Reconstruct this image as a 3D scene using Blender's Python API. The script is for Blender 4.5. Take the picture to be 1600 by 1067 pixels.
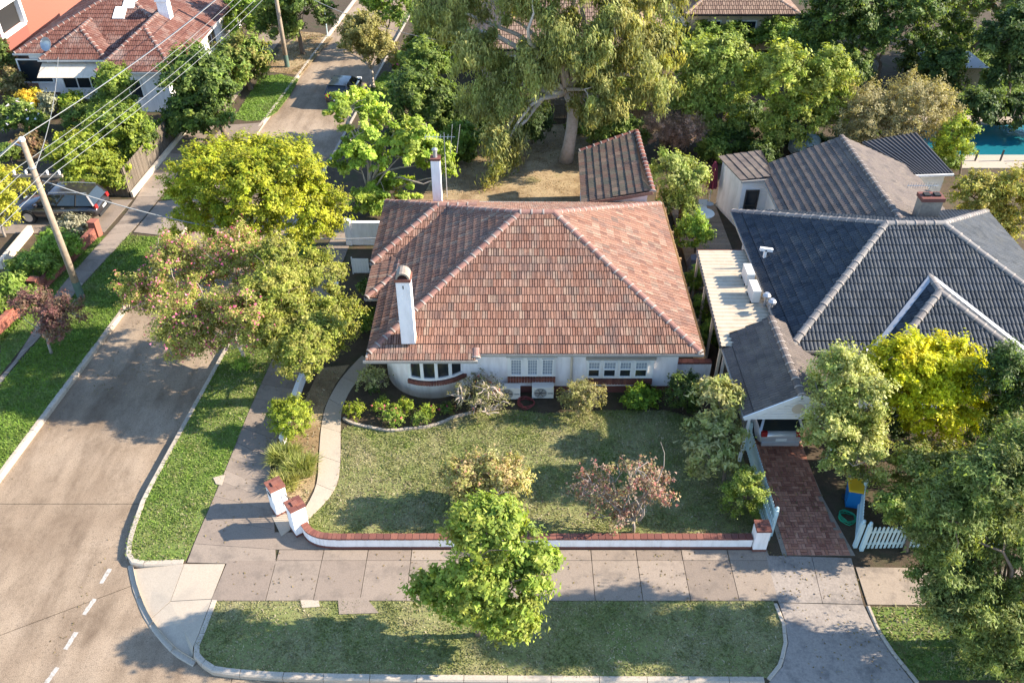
import bpy, math, random
import numpy as np
from mathutils import Vector, Matrix

for o in list(bpy.data.objects):
    bpy.data.objects.remove(o)
SC = bpy.context.scene
COL = SC.collection
R = math.radians

# ------------------------------------------------------------------ camera
F, TH, H = 1338.0, R(37.95), 23.0
cam_d = bpy.data.cameras.new('camera')
cam_d.sensor_fit = 'HORIZONTAL'; cam_d.sensor_width = 36.0
cam_d.lens = F / 1600 * 36.0
cam_d.clip_end = 5000.0
cam = bpy.data.objects.new('camera', cam_d); COL.objects.link(cam)
cam.location = (0, 0, H); cam.rotation_euler = (math.pi / 2 - TH, 0, 0)
SC.camera = cam

# ------------------------------------------------------------------ light
SUN_EL, SUN_AZ = R(28.4), R(87.0)          # azimuth clockwise from +Y
W = bpy.data.worlds.new('World'); SC.world = W; W.use_nodes = True
nt = W.node_tree
sky = nt.nodes.new('ShaderNodeTexSky'); sky.sky_type = 'NISHITA'; sky.sun_disc = False
sky.sun_elevation = SUN_EL; sky.sun_rotation = SUN_AZ
sky.air_density = 1.0; sky.dust_density = 0.2; sky.ozone_density = 3.0
bg = nt.nodes['Background']; bg.inputs['Strength'].default_value = 0.15
nt.links.new(sky.outputs[0], bg.inputs['Color'])
sun_d = bpy.data.lights.new('sun', 'SUN'); sun_d.energy = 5.0; sun_d.angle = R(0.5)
sun_d.color = (1.0, 0.89, 0.745)
sun = bpy.data.objects.new('sun', sun_d); COL.objects.link(sun)
sdir = Vector((math.sin(SUN_AZ) * math.cos(SUN_EL), math.cos(SUN_AZ) * math.cos(SUN_EL), math.sin(SUN_EL)))
sun.rotation_euler = (-sdir).to_track_quat('-Z', 'Y').to_euler()
sun.location = sdir * 100
SC.view_settings.view_transform = 'Standard'; SC.view_settings.look = 'None'
SC.view_settings.gamma = 1.0; SC.view_settings.use_curve_mapping = False
SC.view_settings.exposure = 1.56

# ------------------------------------------------------------------ pixel -> place
_c, _s = math.cos(TH), math.sin(TH)
def ray(px, py):
    u = (px - 800) / F; v = (533.5 - py) / F
    return (u, _c + v * _s, -_s + v * _c)
def P(px, py, z=0.0):                       # where the pixel's line of sight meets height z
    d = ray(px, py); t = (z - H) / d[2]
    return (d[0] * t, d[1] * t, z)
def V(px, py, Y):                           # where it meets the upright plane y = Y
    d = ray(px, py); t = Y / d[1]
    return (d[0] * t, Y, H + d[2] * t)
def PP(l, z=0.0): return [P(a, b, z) for a, b in l]

# ------------------------------------------------------------------ objects
def tag(o, label=None, cat=None, group=None, kind=None):
    if label: o['label'] = label
    if cat: o['category'] = cat
    if group: o['group'] = group
    if kind: o['kind'] = kind
    return o
def link(o, parent=None):
    COL.objects.link(o)
    if parent: o.parent = parent
    return o
def empty(name, label, cat, group=None, loc=(0, 0, 0), rz=0):
    o = bpy.data.objects.new(name, None); COL.objects.link(o)
    o.location = loc; o.rotation_euler = (0, 0, rz); o.empty_display_size = .2
    return tag(o, label, cat, group)

class MB:
    def __init__(s): s.v = []; s.f = []; s.t = []
    def add(s, vs, fs, tint=0.0):
        n = len(s.v); s.v += [tuple(p) for p in vs]; s.f += [tuple(i + n for i in f) for f in fs]
        s.t += [tint] * len(vs); return s
    def box(s, x0, y0, z0, x1, y1, z1, tint=0.0):
        return s.add([(x0,y0,z0),(x1,y0,z0),(x1,y1,z0),(x0,y1,z0),(x0,y0,z1),(x1,y0,z1),(x1,y1,z1),(x0,y1,z1)],
              [(0,3,2,1),(4,5,6,7),(0,1,5,4),(1,2,6,5),(2,3,7,6),(3,0,4,7)], tint)
    def obox(s, c, ax, ay, az, tint=0.0):   # centre + half axes
        c, ax, ay, az = map(Vector, (c, ax, ay, az))
        vs = [c + i*ax + j*ay + k*az for k in (-1,1) for i, j in ((-1,-1),(1,-1),(1,1),(-1,1))]
        return s.add(vs, [(0,3,2,1),(4,5,6,7),(0,1,5,4),(1,2,6,5),(2,3,7,6),(3,0,4,7)], tint)
    def bar(s, a, b, w, h=None, up=(0,0,1), tint=0.0):
        a, b = Vector(a), Vector(b); d = b - a; h = h or w
        r = d.cross(Vector(up))
        if r.length < 1e-6: r = Vector((1,0,0))
        r.normalize(); u = r.cross(d).normalized()
        return s.obox((a+b)/2, d/2, r*w/2, u*h/2, tint)
    def prism(s, poly, z0, z1, tint=0.0):   # poly of (x,y,..), counter-clockwise or not
        p = [(q[0], q[1]) for q in poly]
        if sum(p[i][0]*p[(i+1)%len(p)][1]-p[(i+1)%len(p)][0]*p[i][1] for i in range(len(p))) < 0: p = p[::-1]
        n = len(p)
        vs = [(x,y,z0) for x,y in p] + [(x,y,z1) for x,y in p]
        fs = [tuple(range(n-1,-1,-1)), tuple(range(n,2*n))] + [(i,(i+1)%n,n+(i+1)%n,n+i) for i in range(n)]
        return s.add(vs, fs, tint)
    def tube(s, pts, rad, k=8, cap=True, tint=0.0):
        pts = [Vector(p) for p in pts]
        if not hasattr(rad, '__len__'): rad = [rad]*len(pts)
        vs = []; prev = None
        for i, p in enumerate(pts):
            d = (pts[min(i+1,len(pts)-1)] - pts[max(i-1,0)]).normalized()
            if prev is None:
                r = d.orthogonal().normalized()
            else:
                r = (prev - d*prev.dot(d)); r = r.normalized() if r.length > 1e-5 else d.orthogonal().normalized()
            prev = r; u = d.cross(r)
            for j in range(k):
                a = 2*math.pi*j/k
                vs.append(p + (r*math.cos(a) + u*math.sin(a))*rad[i])
        fs = [(i*k+j, i*k+(j+1)%k, (i+1)*k+(j+1)%k, (i+1)*k+j) for i in range(len(pts)-1) for j in range(k)]
        if cap:
            fs += [tuple(range(k-1,-1,-1)), tuple(range((len(pts)-1)*k, len(pts)*k))]
        return s.add(vs, fs, tint)
    def lathe(s, c, prof, k=16, tint=0.0):  # prof of (r,z), closed top/bottom
        cx, cy, cz = c
        vs = [(cx+r*math.cos(2*math.pi*j/k), cy+r*math.sin(2*math.pi*j/k), cz+z) for r, z in prof for j in range(k)]
        fs = [(i*k+j, i*k+(j+1)%k, (i+1)*k+(j+1)%k, (i+1)*k+j) for i in range(len(prof)-1) for j in range(k)]
        fs += [tuple(range(k-1,-1,-1)), tuple(range((len(prof)-1)*k, len(prof)*k))]
        return s.add(vs, fs, tint)
    def mesh(s, name, mat=None, smooth=False):
        me = bpy.data.meshes.new(name); me.from_pydata([tuple(p) for p in s.v], [], s.f)
        if any(s.t):
            a = me.attributes.new('tint', 'FLOAT', 'POINT'); a.data.foreach_set('value', np.array(s.t, 'f'))
        if mat: me.materials.append(mat)
        if smooth: me.polygons.foreach_set('use_smooth', [True]*len(me.polygons))
        me.update(); return me
    def build(s, name, mat, parent=None, smooth=False):
        return link(bpy.data.objects.new(name, s.mesh(name, mat, smooth)), parent)

def inst(name, me, parent=None, M=None):
    o = bpy.data.objects.new(name, me); link(o, parent)
    if M is not None: o.matrix_basis = M
    return o
def struct(name, mb, mat, label=None, cat=None):
    return tag(mb.build(name, mat), label, cat, None, 'structure')
def smoothline(pts, n=6):                   # Catmull-Rom through 2-D/3-D points
    pts = [Vector(p) for p in pts]; out = []
    for i in range(len(pts)-1):
        p0, p1, p2, p3 = pts[max(i-1,0)], pts[i], pts[i+1], pts[min(i+2,len(pts)-1)]
        for j in range(n):
            t = j/n
            out.append(.5*((2*p1)+(p2-p0)*t+(2*p0-5*p1+4*p2-p3)*t*t+(3*p1-p0-3*p2+p3)*t**3))
    return out + [pts[-1]]

# ------------------------------------------------------------------ materials
def lin(h):
    h = h.lstrip('#'); c = [int(h[i:i+2],16)/255 for i in (0,2,4)]
    return tuple(x/12.92 if x <= .04045 else ((x+.055)/1.055)**2.4 for x in c)
def nodes(name):
    m = bpy.data.materials.new(name); m.use_nodes = True
    t = m.node_tree; return m, t, t.nodes['Principled BSDF']
def N(t, kind, **kw):
    n = t.nodes.new(kind)
    for k, v in kw.items():
        if k in n.inputs: n.inputs[k].default_value = v
        else: setattr(n, k, v)
    return n
def noise(t, scale, detail=4, rough=.6, vec=None, stretch=None):
    n = N(t, 'ShaderNodeTexNoise'); n.inputs['Scale'].default_value = scale
    n.inputs['Detail'].default_value = detail; n.inputs['Roughness'].default_value = rough
    g = N(t, 'ShaderNodeNewGeometry'); v = g.outputs['Position']
    if stretch:
        mp = N(t, 'ShaderNodeMapping'); mp.inputs['Scale'].default_value = stretch
        t.links.new(v, mp.inputs['Vector']); v = mp.outputs[0]
    t.links.new(v, n.inputs['Vector']); return n.outputs['Fac']
def ramp(t, fac, stops, interp='LINEAR'):
    r = N(t, 'ShaderNodeValToRGB'); cr = r.color_ramp; cr.interpolation = interp
    while len(cr.elements) < len(stops): cr.elements.new(.5)
    for e, (p, c) in zip(cr.elements, stops):
        e.position = p; e.color = (*c, 1) if len(c) == 3 else c
    t.links.new(fac, r.inputs[0]); return r.outputs[0]
def mixc(t, a, b, fac, mode='MIX'):
    m = N(t, 'ShaderNodeMix'); m.data_type = 'RGBA'; m.blend_type = mode
    for sock, v in ((m.inputs[6], a), (m.inputs[7], b), (m.inputs[0], fac)):
        if isinstance(v, (int, float)): sock.default_value = v
        elif isinstance(v, tuple): sock.default_value = (*v, 1)
        else: t.links.new(v, sock)
    return m.outputs[2]
def bump(t, b, fac, strength=.3, dist=.02):
    n = N(t, 'ShaderNodeBump'); n.inputs['Strength'].default_value = strength; n.inputs['Distance'].default_value = dist
    t.links.new(fac, n.inputs['Height']); t.links.new(n.outputs[0], b.inputs['Normal'])
def surf(name, cols, big=.25, mid=2.2, fine=30, rough=.9, bs=.35, bd=.01, speck=.35, stretch=None):
    """ground / wall surface: patches of the given colours, mottling and grain"""
    m, t, b = nodes(name); b.inputs['Roughness'].default_value = rough
    b.inputs['Specular IOR Level'].default_value = .2
    n1 = noise(t, big, 5, .65, stretch=stretch); n2 = noise(t, mid, 6, .7, stretch=stretch); n3 = noise(t, fine, 3, .7)
    k = len(cols)
    c = ramp(t, n1, [(.3 + .4*i/max(1,k-1), q) for i, q in enumerate(cols)])
    c = mixc(t, c, ramp(t, n2, [(.25, (.55,.55,.55)), (.5,(1,1,1)), (.78, (1.3,1.3,1.3))]), .55, 'MULTIPLY')
    c = mixc(t, c, ramp(t, n3, [(.3, (.45,.45,.45)), (.5,(1,1,1)), (.7,(1.45,1.45,1.45))]), speck, 'MULTIPLY')
    t.links.new(c, b.inputs['Base Color']); bump(t, b, n3, bs, bd); return m
def piece(name, cols, rough=.85, grain=14, gs=.4, bs=.25, bd=.006, spec=.25, patch=None):
    """pieces that differ one by one: the tone follows the object or its 'tint' attribute"""
    m, t, b = nodes(name); b.inputs['Roughness'].default_value = rough; b.inputs['Specular IOR Level'].default_value = spec
    oi = N(t, 'ShaderNodeObjectInfo'); at = N(t, 'ShaderNodeAttribute'); at.attribute_name = 'tint'
    ad = N(t, 'ShaderNodeMath', operation='ADD'); t.links.new(oi.outputs['Random'], ad.inputs[0]); t.links.new(at.outputs['Fac'], ad.inputs[1])
    fr = N(t, 'ShaderNodeMath', operation='FRACT'); t.links.new(ad.outputs[0], fr.inputs[0])
    c = ramp(t, fr.outputs[0], [(i/max(1,len(cols)-1), q) for i, q in enumerate(cols)])
    n = noise(t, grain, 5, .7)
    c = mixc(t, c, ramp(t, n, [(.25,(.5,.5,.5)),(.5,(1,1,1)),(.75,(1.4,1.4,1.4))]), gs, 'MULTIPLY')
    if patch:
        n2 = noise(t, patch[0], 5, .7); c = mixc(t, c, patch[1], ramp(t, n2, [(.5,(0,0,0)),(.72,(patch[2],)*3)]))
    t.links.new(c, b.inputs['Base Color']); bump(t, b, n, bs, bd); return m
def paint(name, col, rough=.5, dirt=.25, metal=0.0, spec=.4, scale=3, stretch=None):
    m, t, b = nodes(name); b.inputs['Roughness'].default_value = rough; b.inputs['Metallic'].default_value = metal
    b.inputs['Specular IOR Level'].default_value = spec
    n = noise(t, scale, 6, .7, stretch=stretch)
    c = mixc(t, col, ramp(t, n, [(.3,(.55,.52,.48)),(.55,(1,1,1)),(.8,(1.1,1.1,1.1))]), dirt, 'MULTIPLY')
    t.links.new(c, b.inputs['Base Color']); bump(t, b, n, .12, .004); return m
def glassy(name, col=(.02,.025,.03), rough=.06):
    m, t, b = nodes(name); b.inputs['Base Color'].default_value = (*col,1); b.inputs['Roughness'].default_value = rough
    b.inputs['Specular IOR Level'].default_value = .6; return m
def leafmat(name='leaf', trans=.42, rough=.55):
    m, t, b = nodes(name); b.inputs['Roughness'].default_value = rough; b.inputs['Specular IOR Level'].default_value = .22
    at = N(t, 'ShaderNodeAttribute'); at.attribute_name = 'Col'
    t.links.new(at.outputs['Color'], b.inputs['Base Color'])
    tr = N(t, 'ShaderNodeBsdfTranslucent')
    tc = mixc(t, at.outputs['Color'], (1.25,1.2,.6), 1.0, 'MULTIPLY'); t.links.new(tc, tr.inputs['Color'])
    mx = N(t, 'ShaderNodeMixShader'); mx.inputs[0].default_value = trans
    t.links.new(b.outputs[0], mx.inputs[1]); t.links.new(tr.outputs[0], mx.inputs[2])
    t.links.new(mx.outputs[0], t.nodes['Material Output'].inputs['Surface']); return m

M = {}
M['earth'] = surf('earth', [(.10,.075,.05),(.16,.12,.08),(.09,.085,.04)], .3, 2, 25)
M['soil'] = surf('soil', [(.055,.042,.025),(.085,.06,.038),(.05,.055,.022)], .8, 4, 30, bd=.03, speck=.6)
M['dryyard'] = surf('dryyard', [(.30,.20,.10),(.20,.135,.07),(.34,.25,.14),(.17,.15,.06)], .35, 2.5, 22, speck=.55, bd=.03)
M['lawn_soil'] = surf('lawn_soil', [(.135,.165,.045),(.19,.195,.07),(.25,.22,.11)], .5, 3, 25, speck=.6, bd=.03)
M['verge_soil'] = surf('verge_soil', [(.10,.16,.03),(.13,.18,.04),(.17,.18,.06)], .5, 3, 25, speck=.6, bd=.03)
def road_mat():
    m, t, b = nodes('road_surface'); b.inputs['Roughness'].default_value = .92; b.inputs['Specular IOR Level'].default_value = .15
    n1 = noise(t, .22, 5, .6); n2 = noise(t, 1.6, 6, .7, stretch=(1.0,.5,1)); n3 = noise(t, 14, 4, .75); n4 = noise(t, 42, 2, .5)
    c = ramp(t, n1, [(.32,(.205,.147,.098)),(.5,(.278,.208,.143)),(.68,(.332,.258,.186))])
    c = mixc(t, c, ramp(t, n2, [(.28,(.55,.52,.5)),(.5,(1,1,1)),(.75,(1.2,1.2,1.2))]), .7, 'MULTIPLY')
    n5 = noise(t, 1.1, 4, .6, stretch=(1.2,.10,1)); c = mixc(t, c, ramp(t, n5, [(.35,(.78,.76,.75)),(.5,(1,1,1)),(.68,(1.14,1.14,1.13))]), .8, 'MULTIPLY')
    c = mixc(t, c, (.105,.080,.058), ramp(t, n3, [(.55,(0,0,0)),(.70,(.7,)*3)]))
    c = mixc(t, c, ramp(t, n4, [(.3,(.45,)*3),(.5,(1,1,1)),(.7,(1.4,)*3)]), .6, 'MULTIPLY')
    t.links.new(c, b.inputs['Base Color']); bump(t, b, n4, .5, .012); return m
M['road'] = road_mat()
M['joint'] = surf('joint_dirt', [(.06,.05,.035),(.09,.075,.05)], 1, 5, 40)
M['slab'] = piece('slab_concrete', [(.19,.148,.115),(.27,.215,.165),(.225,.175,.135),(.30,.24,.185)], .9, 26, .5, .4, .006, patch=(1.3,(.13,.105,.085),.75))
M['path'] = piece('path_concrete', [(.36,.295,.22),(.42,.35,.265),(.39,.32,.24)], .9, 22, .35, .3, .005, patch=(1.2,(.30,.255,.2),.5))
M['oldconc'] = piece('driveway_concrete', [(.24,.20,.17),(.30,.255,.215)], .92, 16, .6, .5, .01, patch=(1.4,(.10,.09,.085),.8))
M['kerb'] = piece('kerb_stone', [(.36,.30,.235),(.44,.37,.29),(.39,.33,.26)], .9, 20, .5, .4, .008)
M['line'] = paint('road_paint', (.44,.40,.35), .85, 1.0, scale=11)
M['white_wall'] = paint('white_render', (.86,.81,.79), .85, .42, spec=.2, scale=2.2, stretch=(1.6,1.6,.35))
M['white'] = paint('white_paint', (.80,.78,.74), .55, .15)
M['cream'] = paint('cream_render', (.62,.52,.40), .85, .3, spec=.2)
M['gutter'] = paint('gutter_metal', (.36,.33,.29), .5, .4)
M['soffit'] = paint('soffit', (.55,.52,.47), .8, .2)
M['terracotta'] = piece('terracotta', [(.22,.105,.068),(.31,.17,.114),(.26,.13,.088),(.35,.21,.148),(.18,.092,.066),(.31,.168,.112),(.28,.152,.106),(.23,.112,.074),(.34,.228,.16),(.17,.108,.082)], .88, 16, .8, .35, .006, patch=(.8,(.13,.10,.09),.7))
M['cap_tile'] = piece('terracotta_ridge', [(.19,.095,.075),(.27,.14,.11),(.23,.115,.09),(.29,.17,.135)], .85, 18, .6, patch=(1.5,(.30,.24,.19),.5))
M['terra_far'] = piece('weathered_terracotta', [(.125,.052,.038),(.18,.08,.058),(.145,.06,.045),(.22,.11,.082)], .85, 9, .7, .35, .01, patch=(.7,(.32,.25,.21),.6))
M['charcoal'] = piece('charcoal_tile', [(.028,.034,.042),(.048,.056,.066),(.036,.043,.052),(.062,.068,.076),(.042,.05,.062)], .75, 14, .6, .3, .004, spec=.2, patch=(1.8,(.11,.105,.09),.45))
M['charcoal_cap'] = piece('grey_ridge_tile', [(.17,.15,.14),(.23,.21,.19),(.15,.14,.135)], .75, 14, .5)
M['brown_tile'] = piece('brown_grey_tile', [(.10,.082,.072),(.15,.12,.10),(.125,.10,.088)], .8, 16, .5, patch=(1.5,(.24,.19,.14),.5))
M['rear_tile'] = piece('tan_tile', [(.24,.155,.11),(.30,.20,.14),(.20,.125,.09)], .85, 12, .5)
M['brick'] = piece('red_brick', [(.24,.08,.055),(.31,.12,.08),(.20,.07,.05),(.28,.105,.08)], .85, 40, .5, .4, .004)
M['brickcap'] = piece('cap_brick', [(.17,.062,.045),(.24,.095,.065),(.14,.052,.042),(.21,.08,.056)], .8, 30, .6, .4, .004, patch=(2,(.12,.07,.055),.5))
M['paver'] = piece('clay_paver', [(.36,.15,.09),(.52,.26,.17),(.26,.105,.07),(.45,.21,.14),(.30,.125,.085)], .88, 30, .6, .4, .004)
M['mortar'] = surf('mortar', [(.25,.2,.16),(.32,.27,.21)], 2, 8, 50)
M['corrugated'] = paint('cream_corrugated', (.52,.43,.31), .6, .5, scale=2.2)
M['metal_dark'] = paint('dark_metal_roof', (.075,.07,.07), .5, .3, spec=.4)
M['timber'] = piece('paling_timber', [(.12,.095,.07),(.17,.135,.10),(.10,.08,.06),(.20,.165,.125)], .9, 12, .6)  # toned down: tree shade on the west fence is put into this colour
M['timber_warm'] = piece('warm_paling', [(.38,.25,.13),(.46,.31,.17),(.34,.22,.115)], .9, 14, .5)
M['deck'] = piece('deck_board', [(.27,.20,.14),(.33,.25,.18),(.23,.17,.12)], .85, 12, .5)
M['pole'] = paint('pole_timber', (.30,.235,.17), .95, .7, scale=5)
M['foot'] = paint('green_foot', (.09,.14,.11), .9, .5)
M['wire'] = paint('cable', (.24,.24,.23), .6, .1)
M['steel'] = paint('galvanised', (.42,.42,.42), .45, .2, metal=.6)
M['iron'] = paint('wrought_iron', (.05,.045,.04), .5, .2)
M['glass'] = glassy('window_glass')
M['sky_pane'] = glassy('sky_tinted_glass', (.30,.33,.36), .12)  # pale base colour stands in for sky reflected in the leadlight panes
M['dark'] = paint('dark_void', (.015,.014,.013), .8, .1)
M['tealwhite'] = paint('pale_teal_paint', (.50,.64,.66), .6, .25)
M['ac'] = paint('ac_casing', (.72,.68,.60), .5, .2)
M['bark'] = paint('bark', (.17,.125,.09), .95, .7, scale=7)
M['bark_pale'] = paint('pale_bark', (.50,.41,.33), .9, .6, scale=4)
M['bark_grey'] = paint('grey_bark', (.30,.255,.215), .95, .6, scale=6)
M['leaf'] = leafmat('leaf')
M['grass'] = leafmat('grass_blade', .25, .7)
M['petal'] = leafmat('petal', .3, .7)
M['rubber'] = paint('rubber', (.02,.02,.02), .8, .2)
M['rim'] = paint('alloy', (.5,.5,.5), .35, .2, metal=.7)
M['tail'] = paint('tail_lamp', (.35,.02,.02), .25, .1, spec=.6)
M['plate'] = paint('plate', (.75,.75,.72), .5, .1)
def carpaint(name, col):
    m, t, b = nodes(name); b.inputs['Base Color'].default_value = (*col,1); b.inputs['Roughness'].default_value = .3
    b.inputs['Metallic'].default_value = .35; b.inputs['Coat Weight'].default_value = .8; b.inputs['Coat Roughness'].default_value = .08
    n = noise(t, 3, 5); c = mixc(t, col, ramp(t, n, [(.3,(.8,.78,.74)),(.7,(1.05,1.05,1.05))]), .5, 'MULTIPLY'); t.links.new(c, b.inputs['Base Color']); return m
M['car_grey'] = carpaint('car_dark_grey', (.045,.04,.042)); M['car_silver'] = carpaint('car_silver', (.55,.56,.58)); M['car_black'] = carpaint('car_black', (.02,.025,.035))
def watermat():
    m, t, b = nodes('pool_water'); b.inputs['Base Color'].default_value = (.012,.13,.16,1); b.inputs['Roughness'].default_value = .06
    b.inputs['Specular IOR Level'].default_value = .5; n = noise(t, 3, 3); bump(t, b, n, .25, .05); return m
M['water'] = watermat()
# ================================================================== THE GROUND
rng = np.random.default_rng(7); random.seed(7)
struct('ground', MB().add([(-1500,-400,-.2),(1500,-400,-.2),(1500,2600,-.2),(-1500,2600,-.2)], [(0,1,2,3)]), M['earth'], 'wide sheet of earth under the suburb')

def line_at(a, b, Y):
    t = (Y-a[1])/(b[1]-a[1]); return (a[0]+(b[0]-a[0])*t, Y)
LKa, LKb = P(0,745), P(510,60); RKa, RKb = P(235,753), P(327.5,584.7)
RKb = (RKa[0] + (LKb[0]-LKa[0])*.142, RKa[1] + (LKb[1]-LKa[1])*.142)
def LK(Y): return line_at(LKa, LKb, Y)
def RK(Y): return line_at(RKa, RKb, Y)
# road slabs: concrete bays divided by the joints the photograph shows
jA = P(0,782)[1]; jB0, jB1 = P(0,992,-.17), P(200,917,-.17)
road = struct('road', MB().add([(-120,-60,-.182),(150,-60,-.182),(150,260,-.182),(-120,260,-.182)], [(0,1,2,3)]), M['joint'], 'side street and front street carriageway')
g = .012
def bay(poly): MB().prism(poly, -.178, -.17).build('road_bay', M['road'], road)
yN = 13.6
slope = (jB1[1]-jB0[1])/(jB1[0]-jB0[0])
def jb(x): return jB0[1] + slope*(x-jB0[0])
bay([(-32,jA+g),(-9,jA+g),(-9,32),(-32,32)])
bay([(-32,32+g*2),(-8,32+g*2),(-8,48),(-32,48)])
bay([(-32,48+g*2),(-6,48+g*2),(0,110),(-32,110)])
bay([(-32,jb(-32)+g),(-8,jb(-8)+g),(-8,jA-g),(-32,jA-g)])
bay([(-32,8),(-8.2,8),(-8.2,jb(-8.2)-g),(-32,jb(-32)-g)])
bay([(-8.2+g*2,4),(26,4),(26,15.5),(-8.2+g*2,15.5)])
bay([(-80,-30),(80,-30),(80,4-g),(-8.2,4-g),(-8.2,8-g),(-80,8-g)])
# painted centre dashes at the corner
for a, b in (((172,888),(158,911)), ((148,935),(131,960)), ((119,987),(102,1014)), ((90,1042),(71,1068))):
    p, q = Vector(P(*a,-.166)), Vector(P(*b,-.166)); d = (q-p).normalized(); n_ = Vector((-d.y,d.x,0))*.075
    k = 9; vs = []; rr = random.Random(int(a[0]))
    for i in range(k+1):
        c_ = p.lerp(q, i/k); vs += [c_+n_*(1+rr.uniform(-.25,.1)), c_-n_*(1+rr.uniform(-.25,.1))]
    MB().add(vs, [(2*i,2*i+1,2*i+3,2*i+2) for i in range(k)]).build('painted_dash', M['line'], road)

verge_px = [(235,753),(214,800),(203,830),(197,858),(198,872),(206,880),(226,883),(289,881)]
front_px = [(331,937),(313,985),(302,1012),(304,1027),(318,1040),(345,1051),(480,1060),(800,1064),(1195,1066)]
kb = [RK(150)[:2], RK(60), RK(40), RK(30)] + [P(*p)[:2] for p in verge_px] + [P(*p)[:2] for p in front_px]
yk = kb[-1][1]
kb += [(13.5,yk),(150,yk)]
land = struct('land', MB().prism(kb + [(150,150)], -.3, 0), M['soil'], 'house lots east of the side street, raised above the road')
kl = [LK(-20), LK(10), LK(20), LK(30), LK(60), LK(150)]
landL = struct('land', MB().prism(kl + [(-120,150),(-120,-20)], -.3, 0), M['soil'], 'house lots west of the side street, raised above the road')

def kerb(name, pts, label, step=1.25, w=.17, top=.03, side=1, z0=-.19):
    pts = [Vector((p[0],p[1],0)) for p in pts]
    k = tag(bpy.data.objects.new(name, None), label, None, None, 'structure'); COL.objects.link(k)
    L = [0]
    for a, b in zip(pts, pts[1:]): L.append(L[-1]+(b-a).length)
    def at(s):
        for i in range(len(pts)-1):
            if s <= L[i+1] + 1e-6:
                return pts[i].lerp(pts[i+1], (s-L[i])/max(1e-6,L[i+1]-L[i])), (pts[i+1]-pts[i]).normalized()
        return pts[-1], (pts[-1]-pts[-2]).normalized()
    s = 0
    while s < L[-1]-.1:
        e = min(L[-1], s+step*random.uniform(.9,1.15)); m = MB(); row = []
        for q in (s+.008, (s*2+e)/3, (s+2*e)/3, e-.008):
            p, d = at(q); nn = Vector((-d.y,d.x,0))*side; dz = random.uniform(-.006,.006)
            row.append([p-nn*.02+Vector((0,0,z0)), p-nn*.02+Vector((0,0,top-.05+dz)), p+nn*.02+Vector((0,0,top+dz)), p+nn*w+Vector((0,0,top+dz)), p+nn*w+Vector((0,0,-.05))])
        vs = [v for r_ in row for v in r_]; n5 = 5
        fs = [(i*n5+j,(i+1)*n5+j,(i+1)*n5+j+1,i*n5+j+1) for i in range(3) for j in range(4)] + [(0,1,2,3,4),(19,18,17,16,15)]
        m.add(vs, fs); m.build('kerb_stone', M['kerb'], k); s = e
    return k
sm = smoothline([(p[0],p[1],0) for p in kb[3:12]], 5)
kerb('kerb', [RK(75), RK(40)]+[(p.x,p.y) for p in sm] , 'kerb along the east side of the street turning into the corner ramp', side=1)
sm = smoothline([(*P(*p)[:2],0) for p in front_px], 5)
kerb('kerb', [(p.x,p.y) for p in sm], 'kerb round the front verge from the corner ramp', side=1)
lip = smoothline([(*P(*p)[:2],0) for p in [(198,880),(206,918),(226,966),(264,1013),(300,1036)]], 5)
kerb('ramp_lip', [(p.x,p.y) for p in lip], 'low concrete lip where the corner ramp meets the road', top=-.135, w=.16, z0=-.19)
kerb('kerb', [(15.6,yk),(40,yk)], 'kerb east of the driveway crossing', side=1)
kerb('kerb', [LK(90), LK(10)], 'kerb along the west side of the street', side=-1)

def shrink(poly, d):
    c_ = Vector((sum(p[0] for p in poly)/len(poly), sum(p[1] for p in poly)/len(poly)))
    out = []
    for p in poly:
        v = Vector((p[0],p[1]))-c_; out.append(c_ + v*max(.2,1-d/max(v.length,.05)))
    return out
def slabs(name, label, quads, mat, z=.03, gap=.014, piece_name='slab', base=True, zb=.012):
    st = tag(bpy.data.objects.new(name, None), label, None, None, 'structure'); COL.objects.link(st)
    if base:
        m = MB()
        for q in quads: m.prism(shrink(q,-.005), -.04, zb)
        m.build('joint_bed', M['joint'], st)
    for q in quads:
        MB().prism(shrink(q,gap), .0, z+random.uniform(-.003,.003)).build(piece_name, mat, st)
    return st
# front footpath
yF0, yFm, yF1 = P(800,939)[1], P(800,876)[1], 18.20
joints = [-9.35,-7.75,-6.25,-4.78,-3.33,-1.85,-.35,1.12,2.62,4.12,5.62,7.15,8.5]
q = []
for i in range(len(joints)-1):
    x0, x1 = joints[i], joints[i+1]
    q.append([(x0-.12 if i==0 else x0, yF0),(x1,yF0),(x1,yFm),(x0,yFm)])
    if x0 > -8: q.append([(x0,yFm),(x1,yFm),(x1,yF1),(x0,yF1)])
q.append([(-8.05,18.215),(-6.0,18.215),(-6.42,18.33),(-6.8,18.6),(-7.2,18.95),(-8.05,18.95)])
slabs('footpath', 'concrete slab footpath along the front wall', q, M['slab'])
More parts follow.
